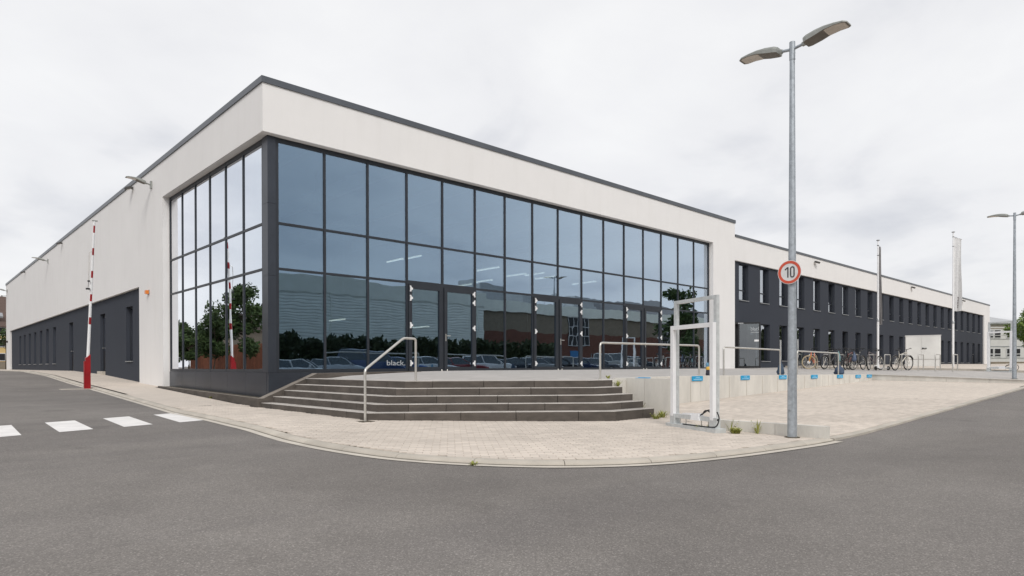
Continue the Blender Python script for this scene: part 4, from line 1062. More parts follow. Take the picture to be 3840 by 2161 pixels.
def bike(label, frame_col, loc, rz, steer=0, step=False, tyre_mat=None, guards=True, fork_col=None, lean=0.05, name='bicycle'):
    fm = BIKECOL.setdefault(frame_col, plain('bike_paint_%d' % len(BIKECOL), frame_col, .35, coat=.3))
    ff = fm if fork_col is None else BIKECOL.setdefault(fork_col, plain('bike_paint_%d' % len(BIKECOL), fork_col, .35, coat=.3))
    tm = tyre_mat or BLACK
    r_ = thing(name, loc, label, 'bicycle', 'bicycles at the cycle stands', rz); r_.rotation_euler.x = lean
    W = .345; rx, fx = -.53, .55; off = r_.location.copy()
    def bl(mb, nm, mat, par=r_, sm=True, st=False):
        if st: mb.v = rotz_about(mb.v, .42, steer)
        me = mb.mesh(nm, mat, smooth=sm); o = bpy.data.objects.new(nm, me); COL.objects.link(o); o.parent = par; return o
    for x, st in ((rx, False), (fx, True)):
        mb = MB(); torus(mb, (x,0,W), W-.026, .027); wo = bl(mb, 'wheel', tm, st=st)
        mb = MB(); torus(mb, (x,0,W), W-.052, .011, 28, 5)
        for k_ in range(12):
            t = 2*math.pi*k_/12; mb.tube([(x,.0,W),(x+(W-.05)*math.cos(t),0,W+(W-.05)*math.sin(t))], .0022, 4, cap=False)
        mb.tube([(x,-.045,W),(x,.045,W)], .022, 10); bl(mb, 'rim', STEEL, wo, st=st)
    bb_, sc_, hd, ht = (-.08,0,.29), (-.26,0,.80), (.40,0,.84), (.44,0,.70)
    mb = MB()
    if step:
        mb.tube(catmull3([ht, (.22,0,.46), (.05,0,.33), bb_]), .024, 8); mb.tube([bb_, sc_], .019, 8)
    else:
        mb.tube([ht, bb_], .022, 8); mb.tube([hd, (-.225,0,.70)], .018, 8); mb.tube([bb_, sc_], .018, 8)
    mb.tube([(.395,0,.86), (.45,0,.665)], .021, 8)
    for s_ in (-.035, .035): mb.tube([(-.08,s_*.6,.29),(rx,s_*1.4,W)], .010, 6); mb.tube([(-.215,s_*.4,.66),(rx,s_*1.4,W)], .009, 6)
    bl(mb, 'frame', fm)
    mb = MB()
    for s_ in (-.05, .05): mb.tube([(.45,s_*.7,.66),(.47,s_,.60),(fx,s_,W)], .012, 6)
    mb.tube([(.45,-.045,.665),(.45,.045,.665)], .014, 6); bl(mb, 'fork', ff, st=True)
    mb = MB(); mb.tube([(.40,0,.84),(.385,0,.96)], .014, 8); mb.tube(catmull3([(.24,-.31,1.0),(.34,-.22,1.03),(.40,-.06,.97),(.40,.06,.97),(.34,.22,1.03),(.24,.31,1.0)]), .011, 6); hb = bl(mb, 'handlebar', BLK2, st=True)
    mb = MB()
    for s_ in (-1, 1): mb.tube([(.235,s_*.315,1.0),(.30,s_*.255,1.018)], .017, 8)
    bl(mb, 'grip', BLACK, hb, st=True)
    mb = MB(); mb.tube([sc_, (-.285,0,.90)], .013, 8); bl(mb, 'seat_post', STEEL)
    mb = MB(); pr_ = [(-.42,.075,.92),(-.36,.085,.93),(-.25,.045,.925),(-.13,.02,.92)]
    for x, hw, z in pr_: mb.v += [(x,-hw,z-.02),(x,hw,z-.02),(x,hw*.8,z+.02),(x,-hw*.8,z+.02)]
    for i in range(3):
        for j in range(4): mb.f.append((i*4+j, i*4+(j+1) % 4, i*4+4+(j+1) % 4, i*4+4+j)); mb.mi.append(0)
    mb.f += [(3,2,1,0), (12,13,14,15)]; mb.mi += [0,0]; bl(mb, 'saddle', BLACK)
    mb = MB(); torus(mb, (-.08,-.05,.29), .085, .007, 20, 5); mb.tube([(-.08,-.06,.29),(.06,-.075,.20)], .010, 6); mb.tube([(-.08,.06,.29),(-.22,.075,.38)], .010, 6); mb.tube([(-.08,-.08,.29),(-.08,.08,.29)], .014, 8)
    mb.obox((.06,-.12,.20), (1,0,0), (0,1,0), (0,0,1), .045, .04, .01); mb.obox((-.22,.12,.38), (1,0,0), (0,1,0), (0,0,1), .045, .04, .01); bl(mb, 'crank', STEEL)
    if guards:
        for x, t0, t1, st in ((rx, .15, 1.15, False), (fx, .25, 1.05, True)):
            mb = MB(); n_ = 10
            for k_ in range(n_+1):
                t = math.pi*(t0*.5+(t1-t0*.5)*k_/n_) if not st else math.pi*(.15+.85*k_/n_)
                for s_ in (-.025, .025): mb.v.append((x+(W+.02)*math.cos(t), s_, W+(W+.02)*math.sin(t)))
                for s_ in (.025, -.025): mb.v.append((x+(W+.025)*math.cos(t), s_, W+(W+.025)*math.sin(t)))
            for k_ in range(n_):
                for j in range(4): mb.f.append((k_*4+j, k_*4+(j+1) % 4, k_*4+4+(j+1) % 4, k_*4+4+j)); mb.mi.append(0)
            bl(mb, 'mudguard', BLK2, st=st)
    return r_
TAN = plain('tan_tyre', (.42,.34,.22), .7)
def bk(i, dy, *a, rz=0, dx=0, **k): 
    y = stand_y[i]+dy; return bike(a[0], a[1], (SXP+dx, y, Tz(SXP+dx, y)), rz, **k)
bk(0, -.12, 'dark green bicycle nearest the wall, half hidden by the lamp post', (.03,.05,.045), rz=R(180))
ob_ = bk(1, -.14, 'bright orange bicycle with tan tyres at the second stand', (.62,.12,.02), rz=R(190), steer=R(-58), step=True, tyre_mat=TAN, fork_col=(.80,.36,.03), dx=-.15)
mb = MB(); mb.lathe([(.07,-.012),(.07,.012)], 18); me = mb.mesh('hub_disc', HWHITE); me.transform(Matrix.Rotation(R(90), 4, 'X')); me.transform(Matrix.Translation((.55,.0,.345)))
for v_ in me.vertices: v_.co = Vector(rotz_about([tuple(v_.co)], .42, R(-58))[0])
o = bpy.data.objects.new('hub_disc', me); COL.objects.link(o); o.parent = ob_
bk(2, -.16, 'grey and black bicycle at the third stand, right of the orange one', (.10,.10,.105), rz=R(-9))
b4 = bk(3, -.15, 'black bicycle with a teal bag on its handlebar', (.02,.02,.022), rz=R(176), steer=R(10))
bk(3, -.36, 'black bicycle with a red carrier between the teal and blue bags', (.15,.03,.02), rz=R(4))
b5 = bk(4, -.15, 'dark bicycle with a blue bag on its handlebar', (.05,.055,.06), rz=R(177), steer=R(-12))
bk(5, -.15, 'dark mountain bicycle with white and red stripes beside the flagpole', (.16,.13,.13), rz=R(170), steer=R(14), guards=False)
bk(7, .14, 'cream white bicycle with a black tyre next to the white cabinet', (.62,.58,.50), rz=R(-11), steer=R(-8))
# carry bags hung on handlebars
def bag(label, loc, size, col, seed, name='bag', cat='bag'):
    m = plain('bag_cloth_%d' % seed, col, .7); rr_ = random.Random(seed)
    bm = bmesh.new(); bmesh.ops.create_icosphere(bm, subdivisions=3, radius=1)
    for v_ in bm.verts:
        c_ = v_.co; k_ = 1+.16*math.sin(5*c_.x+seed)*math.cos(4*c_.z+seed*2)+.10*math.sin(9*c_.y+3*seed)*math.cos(7*c_.z)+.05*math.sin(17*c_.z+11*c_.x)
        w_ = 1-.62*max(0, min(1, .5+.5*c_.z))**1.3+(.12 if c_.z < -.3 else 0)
        v_.co = Vector((c_.x*size[0]*k_*w_, c_.y*size[1]*k_*w_, max(-.86, c_.z)*size[2]+size[2]*.86))
    me = bpy.data.meshes.new(name); bm.to_mesh(me); bm.free(); me.materials.append(m)
    me.polygons.foreach_set('use_smooth', [True]*len(me.polygons))
    o = thing(name, loc, label, cat); b_ = bpy.data.objects.new('sack', me); COL.objects.link(b_); b_.parent = o
    mb = MB(); h_ = size[2]*1.72
    mb.tube(catmull3([(-size[0]*.35,0,h_*.92),(-size[0]*.2,0,h_*1.14),(size[0]*.2,0,h_*1.14),(size[0]*.35,0,h_*.92)]), .012, 6)
    s_ = bpy.data.objects.new('strap', mb.mesh('strap', m, smooth=True)); COL.objects.link(s_); s_.parent = o
    return o
def at_bike(b_, p): return b_.location+Matrix.Rotation(b_.rotation_euler.z, 3, 'Z')@Vector(p)
bag('teal cloth bag hanging at the front of a black bicycle', at_bike(b4, (.52,-.02,.36)), (.12,.12,.26), (.20,.33,.34), 3)
bag('blue cloth bag hanging at the front of a dark bicycle', at_bike(b5, (.52,.02,.40)), (.11,.12,.23), (.09,.12,.19), 4)
bag('slate blue bag slumped at the right post of the middle railing', (14.55, -6.2, Tz(14.55,-6.2)), (.17,.13,.23), (.035,.065,.11), 5)
bag('blue grey bag slumped at the right post of the third railing', (19.45, -6.22, Tz(19.45,-6.22)), (.26,.2,.20), (.045,.07,.12), 6)
bp_ = bag('dark backpack with a yellow top behind the white frame', (9.93, -6.25, Tz(9.93,-6.25)), (.075,.08,.13), (.025,.025,.04), 7, 'backpack', 'backpack')
mb = MB(); mb.lathe([(.055,0),(.065,.03),(.05,.075),(.02,.09)], 12, (0,0,.17)); o = bpy.data.objects.new('yellow_top', mb.mesh('yellow_top', plain('yellow_cloth', (.70,.42,.08), .6), smooth=True)); COL.objects.link(o); o.parent = bp_
mb = MB(); mb.lathe([(.03,0),(.045,.05),(.03,.12)], 10, (0,.02,.25)); o = bpy.data.objects.new('blue_roll', mb.mesh('blue_roll', plain('blue_cloth', (.12,.28,.42), .6), smooth=True)); COL.objects.link(o); o.parent = bp_
# kick scooter
ks = thing('kick_scooter', (SXP-.1, stand_y[6]+.2, Tz(SXP, stand_y[6])), 'small white kick scooter beside the empty cycle stand', 'scooter', rz=R(160))
def kid(nm, mb, mat, par=ks): o = bpy.data.objects.new(nm, mb.mesh(nm, mat, smooth=True)); COL.objects.link(o); o.parent = par; return o
mb = MB(); mb.tube([(.36,0,.14),(.30,0,.95)], .02, 8); kid('stem', mb, STEEL)
mb = MB(); mb.tube([(.30,-.26,.95),(.30,.26,.95)], .016, 8); kid('handlebar', mb, BLK2)
mb = MB(); mb.box(-.36,.26,-.07,.07,.09,.12); mb.hexa([(.24,-.06,.09),(.36,-.04,.13),(.36,.04,.13),(.24,.06,.09)], [(.24,-.06,.13),(.30,-.04,.50),(.30,.04,.50),(.24,.06,.13)]); kid('deck', mb, WPOST)
for x in (-.42, .40): mb = MB(); torus(mb, (x,0,.10), .08, .022, 18, 6); mb.tube([(x,-.03,.1),(x,.03,.1)], .05, 10); kid('wheel', mb, BLACK)
mb = MB(); mb.obox((.395,0,.215), (1,0,0), (0,1,0), (0,0,1), .07, .045, .02); kid('front_mudguard', mb, WPOST)

# ---------------------------------------------------------------- cabinet
cabc = Vector((39.3, -3.8, Tz(39.3, -3.75)+.085)); ca_ = math.atan2(-.955, .30)
cab = thing('service_cabinet', cabc, 'tall pale grey double-door service cabinet on the walkway', 'cabinet', rz=ca_)
def kidc(nm, mb, mat, par=cab): o = bpy.data.objects.new(nm, mb.mesh(nm, mat)); COL.objects.link(o); o.parent = par; return o
mb = MB(); mb.box(-.92,.92,-.02,.8,.42,1.86); mb.box(-.94,.94,-.05,.82,1.861,1.90); kidc('body', mb, LGREY)
mb = MB(); mb.box(-.92,.92,-.02,.8,-.05,.41); kidc('plinth', mb, LGREY)
for x0, x1 in ((-.90,-.085),(-.075,.90)): mb = MB(); mb.box(x0,x1,-.045,-.021,.44,1.84); kidc('door', mb, LGREY)
mb = MB(); mb.box(-.05,.02,-.09,-.046,1.05,1.13); mb.tube([(.02,-.075,1.09),(.16,-.075,1.09)], .02, 8); mb.box(.13,.19,-.09,-.046,1.06,1.12); kidc('handle', mb, BLK2)

# ---------------------------------------------------------------- flagpoles
def flagpole(x, y, H, label, col, wid, drop, letters, up=.085):
    z0 = Tz(x, y)+up
    r_ = thing('flagpole', (x, y, z0), label, 'flagpole', 'banner poles on the walkway')
    mb = MB(); mb.tube([(x,y,z0-.05),(x,y,z0+2.6)], .058, 16); mb.build('lower_pole', WPOST, r_, smooth=True)
    mb = MB(); mb.tube([(x,y,z0+2.5),(x,y,z0+2.62),(x,y,z0+2.66)], [.072,.072,.05], 16); mb.build('collar', SILL, r_, smooth=True)
    mb = MB(); mb.tube([(x,y,z0+2.6),(x,y,z0+H)], [.048,.036], 16); mb.build('upper_pole', WPOST, r_, smooth=True)
    for zz_ in (z0+H-.25, z0+H-.8): mb = MB(); mb.tube([(x,y,zz_-.015),(x,y,zz_+.015)], .052, 12); mb.build('ring', BLK2, r_)
    mb = MB(); mb.lathe([(.05,0),(.09,.02),(.09,.05),(.03,.07)], 12, (x,y,z0+H)); mb.build('cap', SILL, r_)
    # hanging banner, folded: a wavy strip running along (+x,-y)
    d = Vector((.68,-.73,0)); nn = Vector((.73,.68,0)); m = plain('banner_%s' % name_id(), col, .7)
    mb = MB(); nx_, nz_ = 10, 22; top = z0+H-.28
    for s_ in (0, 1):
        for k_ in range(nz_+1):
            tz = k_/nz_
            for i in range(nx_+1):
                t = i/nx_; w_ = wid*(1-.10*math.sin(tz*5)-.35*tz**2)
                p = Vector((x,y,0))+d*(.055+w_*t)+nn*(.10*math.sin(t*9+tz*2.2)*(.4+t)*(.6+.6*tz)+.004*s_)
                mb.v.append((p.x, p.y, top-.10*t*(1-tz)-drop*tz))
    N2 = (nx_+1)*(nz_+1)
    for s_ in (0, 1):
        for k_ in range(nz_):
            for i in range(nx_):
                a = s_*N2+k_*(nx_+1)+i; q = (a, a+1, a+nx_+2, a+nx_+1); mb.f.append(q if s_ else q[::-1]); mb.mi.append(0)
    ban = mb.build('banner', m, r_, smooth=True)
    mb = MB(); e_ = Vector((x,y,top))+d*(wid*1.15); mb.tube([(x,y,top+.05),(e_.x,e_.y,top-.13)], .012, 6); mb.build('banner_arm', SILL, r_)
    if letters:
        mb = MB(); rr_ = random.Random(5)
        for k_ in range(7):
            tz = .80+.022*k_; w_ = wid*(1-.10*math.sin(tz*5)-.35*tz**2); t = .55
            p = Vector((x,y,0))+d*(.055+w_*t)+nn*(.10*math.sin(t*9+tz*2.2)*(.4+t)*(.6+.6*tz)-.012)
            mb.obox((p.x,p.y,top-.05-drop*tz), d, nn, (0,0,1), .06*wid/.35, .003, .022)
        mb.build('lettering', letters, ban)
    return r_
_nid = [0]
def name_id(): _nid[0] += 1; return _nid[0]
flagpole(32.9, -3.3, 6.95, 'white flagpole with a folded grey banner above the mountain bicycle', (.36,.35,.35), .12, 4.35, plain('banner_letter_a', (.62,.68,.64), .6))
flagpole(38.3, -5.6, 7.80, 'white flagpole with a long white banner right of the cabinet', (.72,.72,.72), .42, 4.3, plain('banner_letter_b', (.14,.12,.12), .6))

# ---------------------------------------------------------------- weeds
def weed(x, y, z, h, n_, spread, label, seed):
    rr_ = random.Random(seed); mb = MB()
    for k_ in range(n_):
        a = rr_.uniform(0, 6.283); r0 = rr_.uniform(0, spread*.4); L = h*rr_.uniform(.4, 1); ln_ = rr_.uniform(.05, .6)
        p0 = Vector((x+r0*math.cos(a), y+r0*math.sin(a), z-.01)); d = Vector((math.cos(a)*ln_, math.sin(a)*ln_, 1)).normalized()
        sd_ = Vector((-math.sin(a), math.cos(a), 0)); w_ = rr_.uniform(.004, .011)
        q1 = p0+d*L*.55; q2 = p0+d*L+Vector((math.cos(a), math.sin(a), -.4))*L*.15
        mb.add([p0-sd_*w_*.5, p0+sd_*w_*.5, q1+sd_*w_, q1-sd_*w_, q2], [(0,1,2,3), (3,2,4)])
        if rr_.random() < .5:
            for u_ in (.4, .6, .8):
                b0_ = p0.lerp(q2, u_); a2 = a+rr_.uniform(-2,2); e_ = b0_+Vector((math.cos(a2), math.sin(a2), .5))*rr_.uniform(.02,.05); s2 = Vector((-math.sin(a2), math.cos(a2), 0))*.010
                mb.add([b0_, (b0_+e_)/2+s2, e_, (b0_+e_)/2-s2], [(0,1,2,3)])
    r_ = thing('weed', (x, y, z), label, 'plant', 'weeds in the paving joints')
    mb.build('foliage', WEED, r_)
def gz(x, y): return P(x, y)-.004
weed(4.93, -8.12, gz(4.93,-8.12), .20, 50, .18, 'green weeds at the right end of the lowest step', 1)
weed(4.55, -8.22, gz(4.55,-8.22), .16, 40, .2, 'small weeds along the foot of the lowest step', 2)
weed(4.98, -7.55, SZ0-3*SH-.28, .36, 14, .10, 'tall thin weeds beside the middle steps', 3)
weed(4.96, -6.95, SZ0-.14, .18, 24, .10, 'weed tuft at the end of the top step', 4)
weed(3.24, -10.62, gz(3.24,-10.62), .13, 120, .16, 'bushy green weed at the right foot of the white frame', 5)
weed(3.46, -10.42, gz(3.46,-10.42), .30, 10, .10, 'tall dry grass behind the right foot of the frame', 6)
weed(3.50, -10.85, gz(3.50,-10.85), .28, 12, .09, 'thin yellow grass in front of the low wall', 7)
weed(3.28, -9.98, gz(3.28,-9.98)+.0, .13, 26, .18, 'small weeds under the bottom rail of the frame', 8)
weed(-.17, 3.2, gz(-.17,3.2), .09, 26, .10, 'tiny dark weed against the side plinth kerb', 9)
weed(5.2, -6.5, -.15, .10, 20, .12, 'moss tuft at the foot of the first railing', 10)
weed(-1.75, -10.1, gz(-1.75,-10.1)-.04, .05, 20, .12, 'small grass tuft in the kerb joint', 11)

# ---------------------------------------------------------------- lamps inside the hall
def pendant(x, y, z, sc, label):
    r_ = thing('pendant_lamp', (x, y, z), label, 'lamp', 'pendant lamps in the hall')
    mb = MB(); mb.lathe([(.26*sc,0),(.27*sc,.03*sc),(.12*sc,.28*sc),(.11*sc,.55*sc),(.06*sc,.6*sc)], 18, (x,y,z)); mb.build('shade', LAMPW, r_, smooth=True)
    mb = MB(); mb.tube([(x,y,z+.58*sc),(x,y,6.45)], .01, 6); mb.build('cord', BLK2, r_)
pendant(3.35, 4.0, 5.15, .95, 'white bell-shaped pendant lamp behind the first upper pane')
pendant(13.1, 7.0, 5.4, .95, 'white bell-shaped pendant lamp behind the sixth upper pane')
pendant(20.8, 9.0, 5.4, .8, 'white bell-shaped pendant lamp deep in the hall on the right')
for i, (x, y, z) in enumerate([(10.3,10,5.06),(11.2,10,5.28),(14.3,10,4.23),(15.6,10,4.55),(18.0,10,5.1),(19.4,10,5.28),(13.0,6.6,4.55),(16.2,6.0,4.4),(18.5,5.6,4.3),(8.7,12.6,2.35),(13.5,12.6,2.2)]):
    nm_ = ['leftmost','second from the left','third','fourth','fifth','sixth','seventh','eighth','last','low left','low right'][i]
    r_ = thing('tube_light', (x, y, z), 'lit fluorescent tube inside the hall, %s of the row' % nm_, 'light', 'tube lights in the hall')
    mb = MB(); mb.bar((x,y-.75,z),(x,y+.75,z), .07, .05); mb.build('tube', TUBE, r_)
    mb = MB(); mb.bar((x,y-.75,z+.055),(x,y+.75,z+.055), .09, .05); mb.tube([(x,y-.6,z+.08),(x,y-.6,6.45)], .006, 4); mb.tube([(x,y+.6,z+.08),(x,y+.6,6.45)], .006, 4); mb.build('fitting', LAMPW, r_)

# ---------------------------------------------------------------- trees
def tree(loc, H, cr_, ch, label, mat=LEAF, n_leaf=2600, leaf=.17, seed=1, trunk_h=None, name='tree', grp=None, stuff_clumps=26):
    rr_ = random.Random(seed); x, y, z = loc; th = trunk_h or H-ch*1.0
    r_ = thing(name, loc, label, 'tree', grp)
    mb = MB(); top = Vector((x, y, z+H*.86))
    mb.tube([(x,y,z-.1),(x+.02,y,z+th*.6),(x+.05,y+.03,z+th+ch*.4),top], [.035*H*.55,.026*H*.55,.016*H*.55,.02], 10)
    clumps = []
    for k_ in range(stuff_clumps):
        a = rr_.uniform(0, 6.283); t = rr_.uniform(0, 1); prof_ = math.sin(math.pi*(.10+.86*t))**.7
        rad = cr_*prof_*rr_.uniform(.25, .95); c_ = Vector((x+rad*math.cos(a), y+rad*math.sin(a), z+th+ch*t)); clumps.append((c_, cr_*rr_.uniform(.22, .40)))
        b0_ = Vector((x, y, z+th*.8+ch*t*.55)); mb.tube([b0_, b0_.lerp(c_, .55)+Vector((0,0,-.05)), c_], [.012*H*.4,.008*H*.4,.004], 5)
    mb.build('trunk', BARK, r_, smooth=True)
    mb = MB()
    for k_ in range(n_leaf):
        c_, s_ = clumps[k_ % len(clumps)]
        u = Vector((rr_.gauss(0,1), rr_.gauss(0,1), rr_.gauss(0,.8))); u = u.normalized()*rr_.random()**.45
        p = c_+u*s_
        a = Vector((rr_.gauss(0,1), rr_.gauss(0,1), rr_.gauss(0,1))).normalized(); b_ = a.orthogonal().normalized(); w_ = leaf*rr_.uniform(.6, 1.2)
        mb.add([p-a*w_, p+b_*w_*.5, p+a*w_, p-b_*w_*.5], [(0,1,2,3)])
    mb.build('crown', mat, r_)
tree((69.9, -4.95, .17), 5.3, 2.3, 3.3, 'bright green leafy tree cut by the right edge of the picture', LEAFB, 8000, .12, 11, trunk_h=1.9)
tree((-13.5, 38.2, -.1), 6.6, 2.3, 4.9, 'tall loose green tree mirrored in the side glass beside the corner', LEAF, 7500, .15, 12, grp='street trees across the side road')
tree((-14, 46.5, -.1), 5.2, 2.0, 3.9, 'middle green tree mirrored in the side glass', LEAF, 6500, .15, 13, grp='street trees across the side road')
tree((-14, 53.5, -.1), 4.6, 2.2, 3.6, 'left round tree mirrored in the side glass', LEAF, 6000, .16, 14, grp='street trees across the side road')
tree((-15, 62, -.1), 4.9, 2.4, 3.6, 'far tree mirrored at the left end of the side glass', LEAF, 5000, .18, 15, grp='street trees across the side road')
tree((74, -35, -.4), 11.5, 3.6, 8.5, 'large dark tree mirrored high at the right end of the glass front', LEAF, 3000, .3, 16)
tree((62, -26, -.4), 4.2, 1.8, 3.0, 'small tree mirrored low at the right end of the glass front', LEAF, 1600, .18, 17)
tree((1.1, 66, -.1), 4.6, .7, 1.6, 'thin dark tree beside the yellow house at the left edge', LEAF, 260, .14, 18, trunk_h=2.4)

# ---------------------------------------------------------------- background houses
yh = thing('yellow_house', (2, 88, 0), 'yellow rendered house with a brown tiled roof at the left edge', 'house')
mb = MB(); mb.box(-6, 12, 80, 92, -.5, 5.0); mb.build('wall', YEL, yh)
mb = MB(); mb.add([(-6.5,79.4,4.85),(12.5,79.4,4.85),(12.5,86,8.9),(-6.5,86,8.9),(12.5,92.6,4.85),(-6.5,92.6,4.85)], [(0,1,2,3),(3,2,4,5),(0,3,5),(1,4,2),(0,5,4,1)]); rf = mb.build('roof', TILE, yh)
mb = MB(); mb.hexa([(1.55,80.1,5.9),(2.15,80.1,5.9),(2.15,80.9,6.35),(1.55,80.9,6.35)], [(1.55,80.05,6.1),(2.15,80.05,6.1),(2.15,80.85,6.55),(1.55,80.85,6.55)]); mb.build('skylight', SILL, rf)
for xw in (-4.4, -1.8, 1.95, 5.0, 8.0):
    for zw in (.95, 2.55, 3.95):
        mb = MB(); mb.box(xw-.42, xw+.42, 79.93, 80.02, zw-.06, zw+.86); w_ = mb.build('window', BARW, yh)
        mb = MB(); mb.box(xw-.34, xw+.34, 79.91, 79.935, zw+.02, zw+.78); mb.build('pane', WGLASS if False else BLK2, w_)
mb = MB(); mb.box(-7, 13, 79.75, 79.98, -.5, .78); mb.build('plinth', BRICKB, yh)

sc_ = thing('school_building', (131, 12, .2), 'distant white clad two-storey building with a pale hipped metal roof', 'building')
# local frame facing the camera: origin at left corner
SO = Vector((125.6, 11.3, .25)); SXd = Vector((.735, -.678, 0)); SNd = Vector((-.678, -.735, 0))
def sq(s_, n_, z): p = SO+SXd*s_-SNd*n_; return (p.x, p.y, z)
def sbox(mb, s0, s1, n0, n1, z0, z1): mb.hexa([sq(s0,n0,z0),sq(s1,n0,z0),sq(s1,n1,z0),sq(s0,n1,z0)], [sq(s0,n0,z1),sq(s1,n0,z1),sq(s1,n1,z1),sq(s0,n1,z1)])
mb = MB(); sbox(mb, 0, 26, 0, 12, 0, 7.2); mb.build('wall', SCHOOLW, sc_)
mb = MB(); mb.add([sq(-.6,-.5,7.2),sq(9.6,-.5,7.2),sq(9.6,10.5,7.2),sq(-.6,10.5,7.2),sq(4.5,5,9.0)], [(0,1,4),(1,2,4),(2,3,4),(3,0,4),(3,2,1,0)]); mb.build('roof', ZINC, sc_)
for z0, z1 in ((6.72,6.9),(6.3,6.42),(4.55,4.62),(3.25,3.4),(1.35,1.42)):
    mb = MB(); sbox(mb, -.02, 26.02, -.06, -.002, z0, z1); mb.build('trim_band', BRICKB if z0 > 6 else SILL, sc_)
mb = MB(); sbox(mb, -.02, 26.02, -.12, -.003, -.2, .75); mb.build('plinth', BRICKB, sc_)
for k_ in range(14):
    s_ = 2.75+(k_ % 2)*1.28+(k_//2)*3.35
    if s_ > 25: continue
    for zb_, op in ((4.75, .5), (1.62, 0)):
        mb = MB(); sbox(mb, s_-.58, s_+.58, -.10, -.004, zb_, zb_+1.42); w_ = mb.build('window', BARW, sc_)
        mb = MB(); sbox(mb, s_-.47, s_+.47, -.13, -.101, zb_+.52, zb_+1.32); mb.build('pane', BLK2 if (zb_ < 3 or k_ % 3) else SILL, w_)
        mb = MB(); sbox(mb, s_-.47, s_+.47, -.13, -.101, zb_+.10, zb_+.38); mb.build('pane', BLK2, w_)
fp = thing('gate_pole', (84, -1, .2), 'thin dark gate pole beyond the far end of the office wing', 'pole')
mb = MB(); mb.tube([(92,-2.2,.16),(92,-2.2,3.7)], .05, 8); mb.tube([(92,-2.2,3.6),(86,1.2,3.6)], .03, 6); mb.build('pole', LUMI, fp)

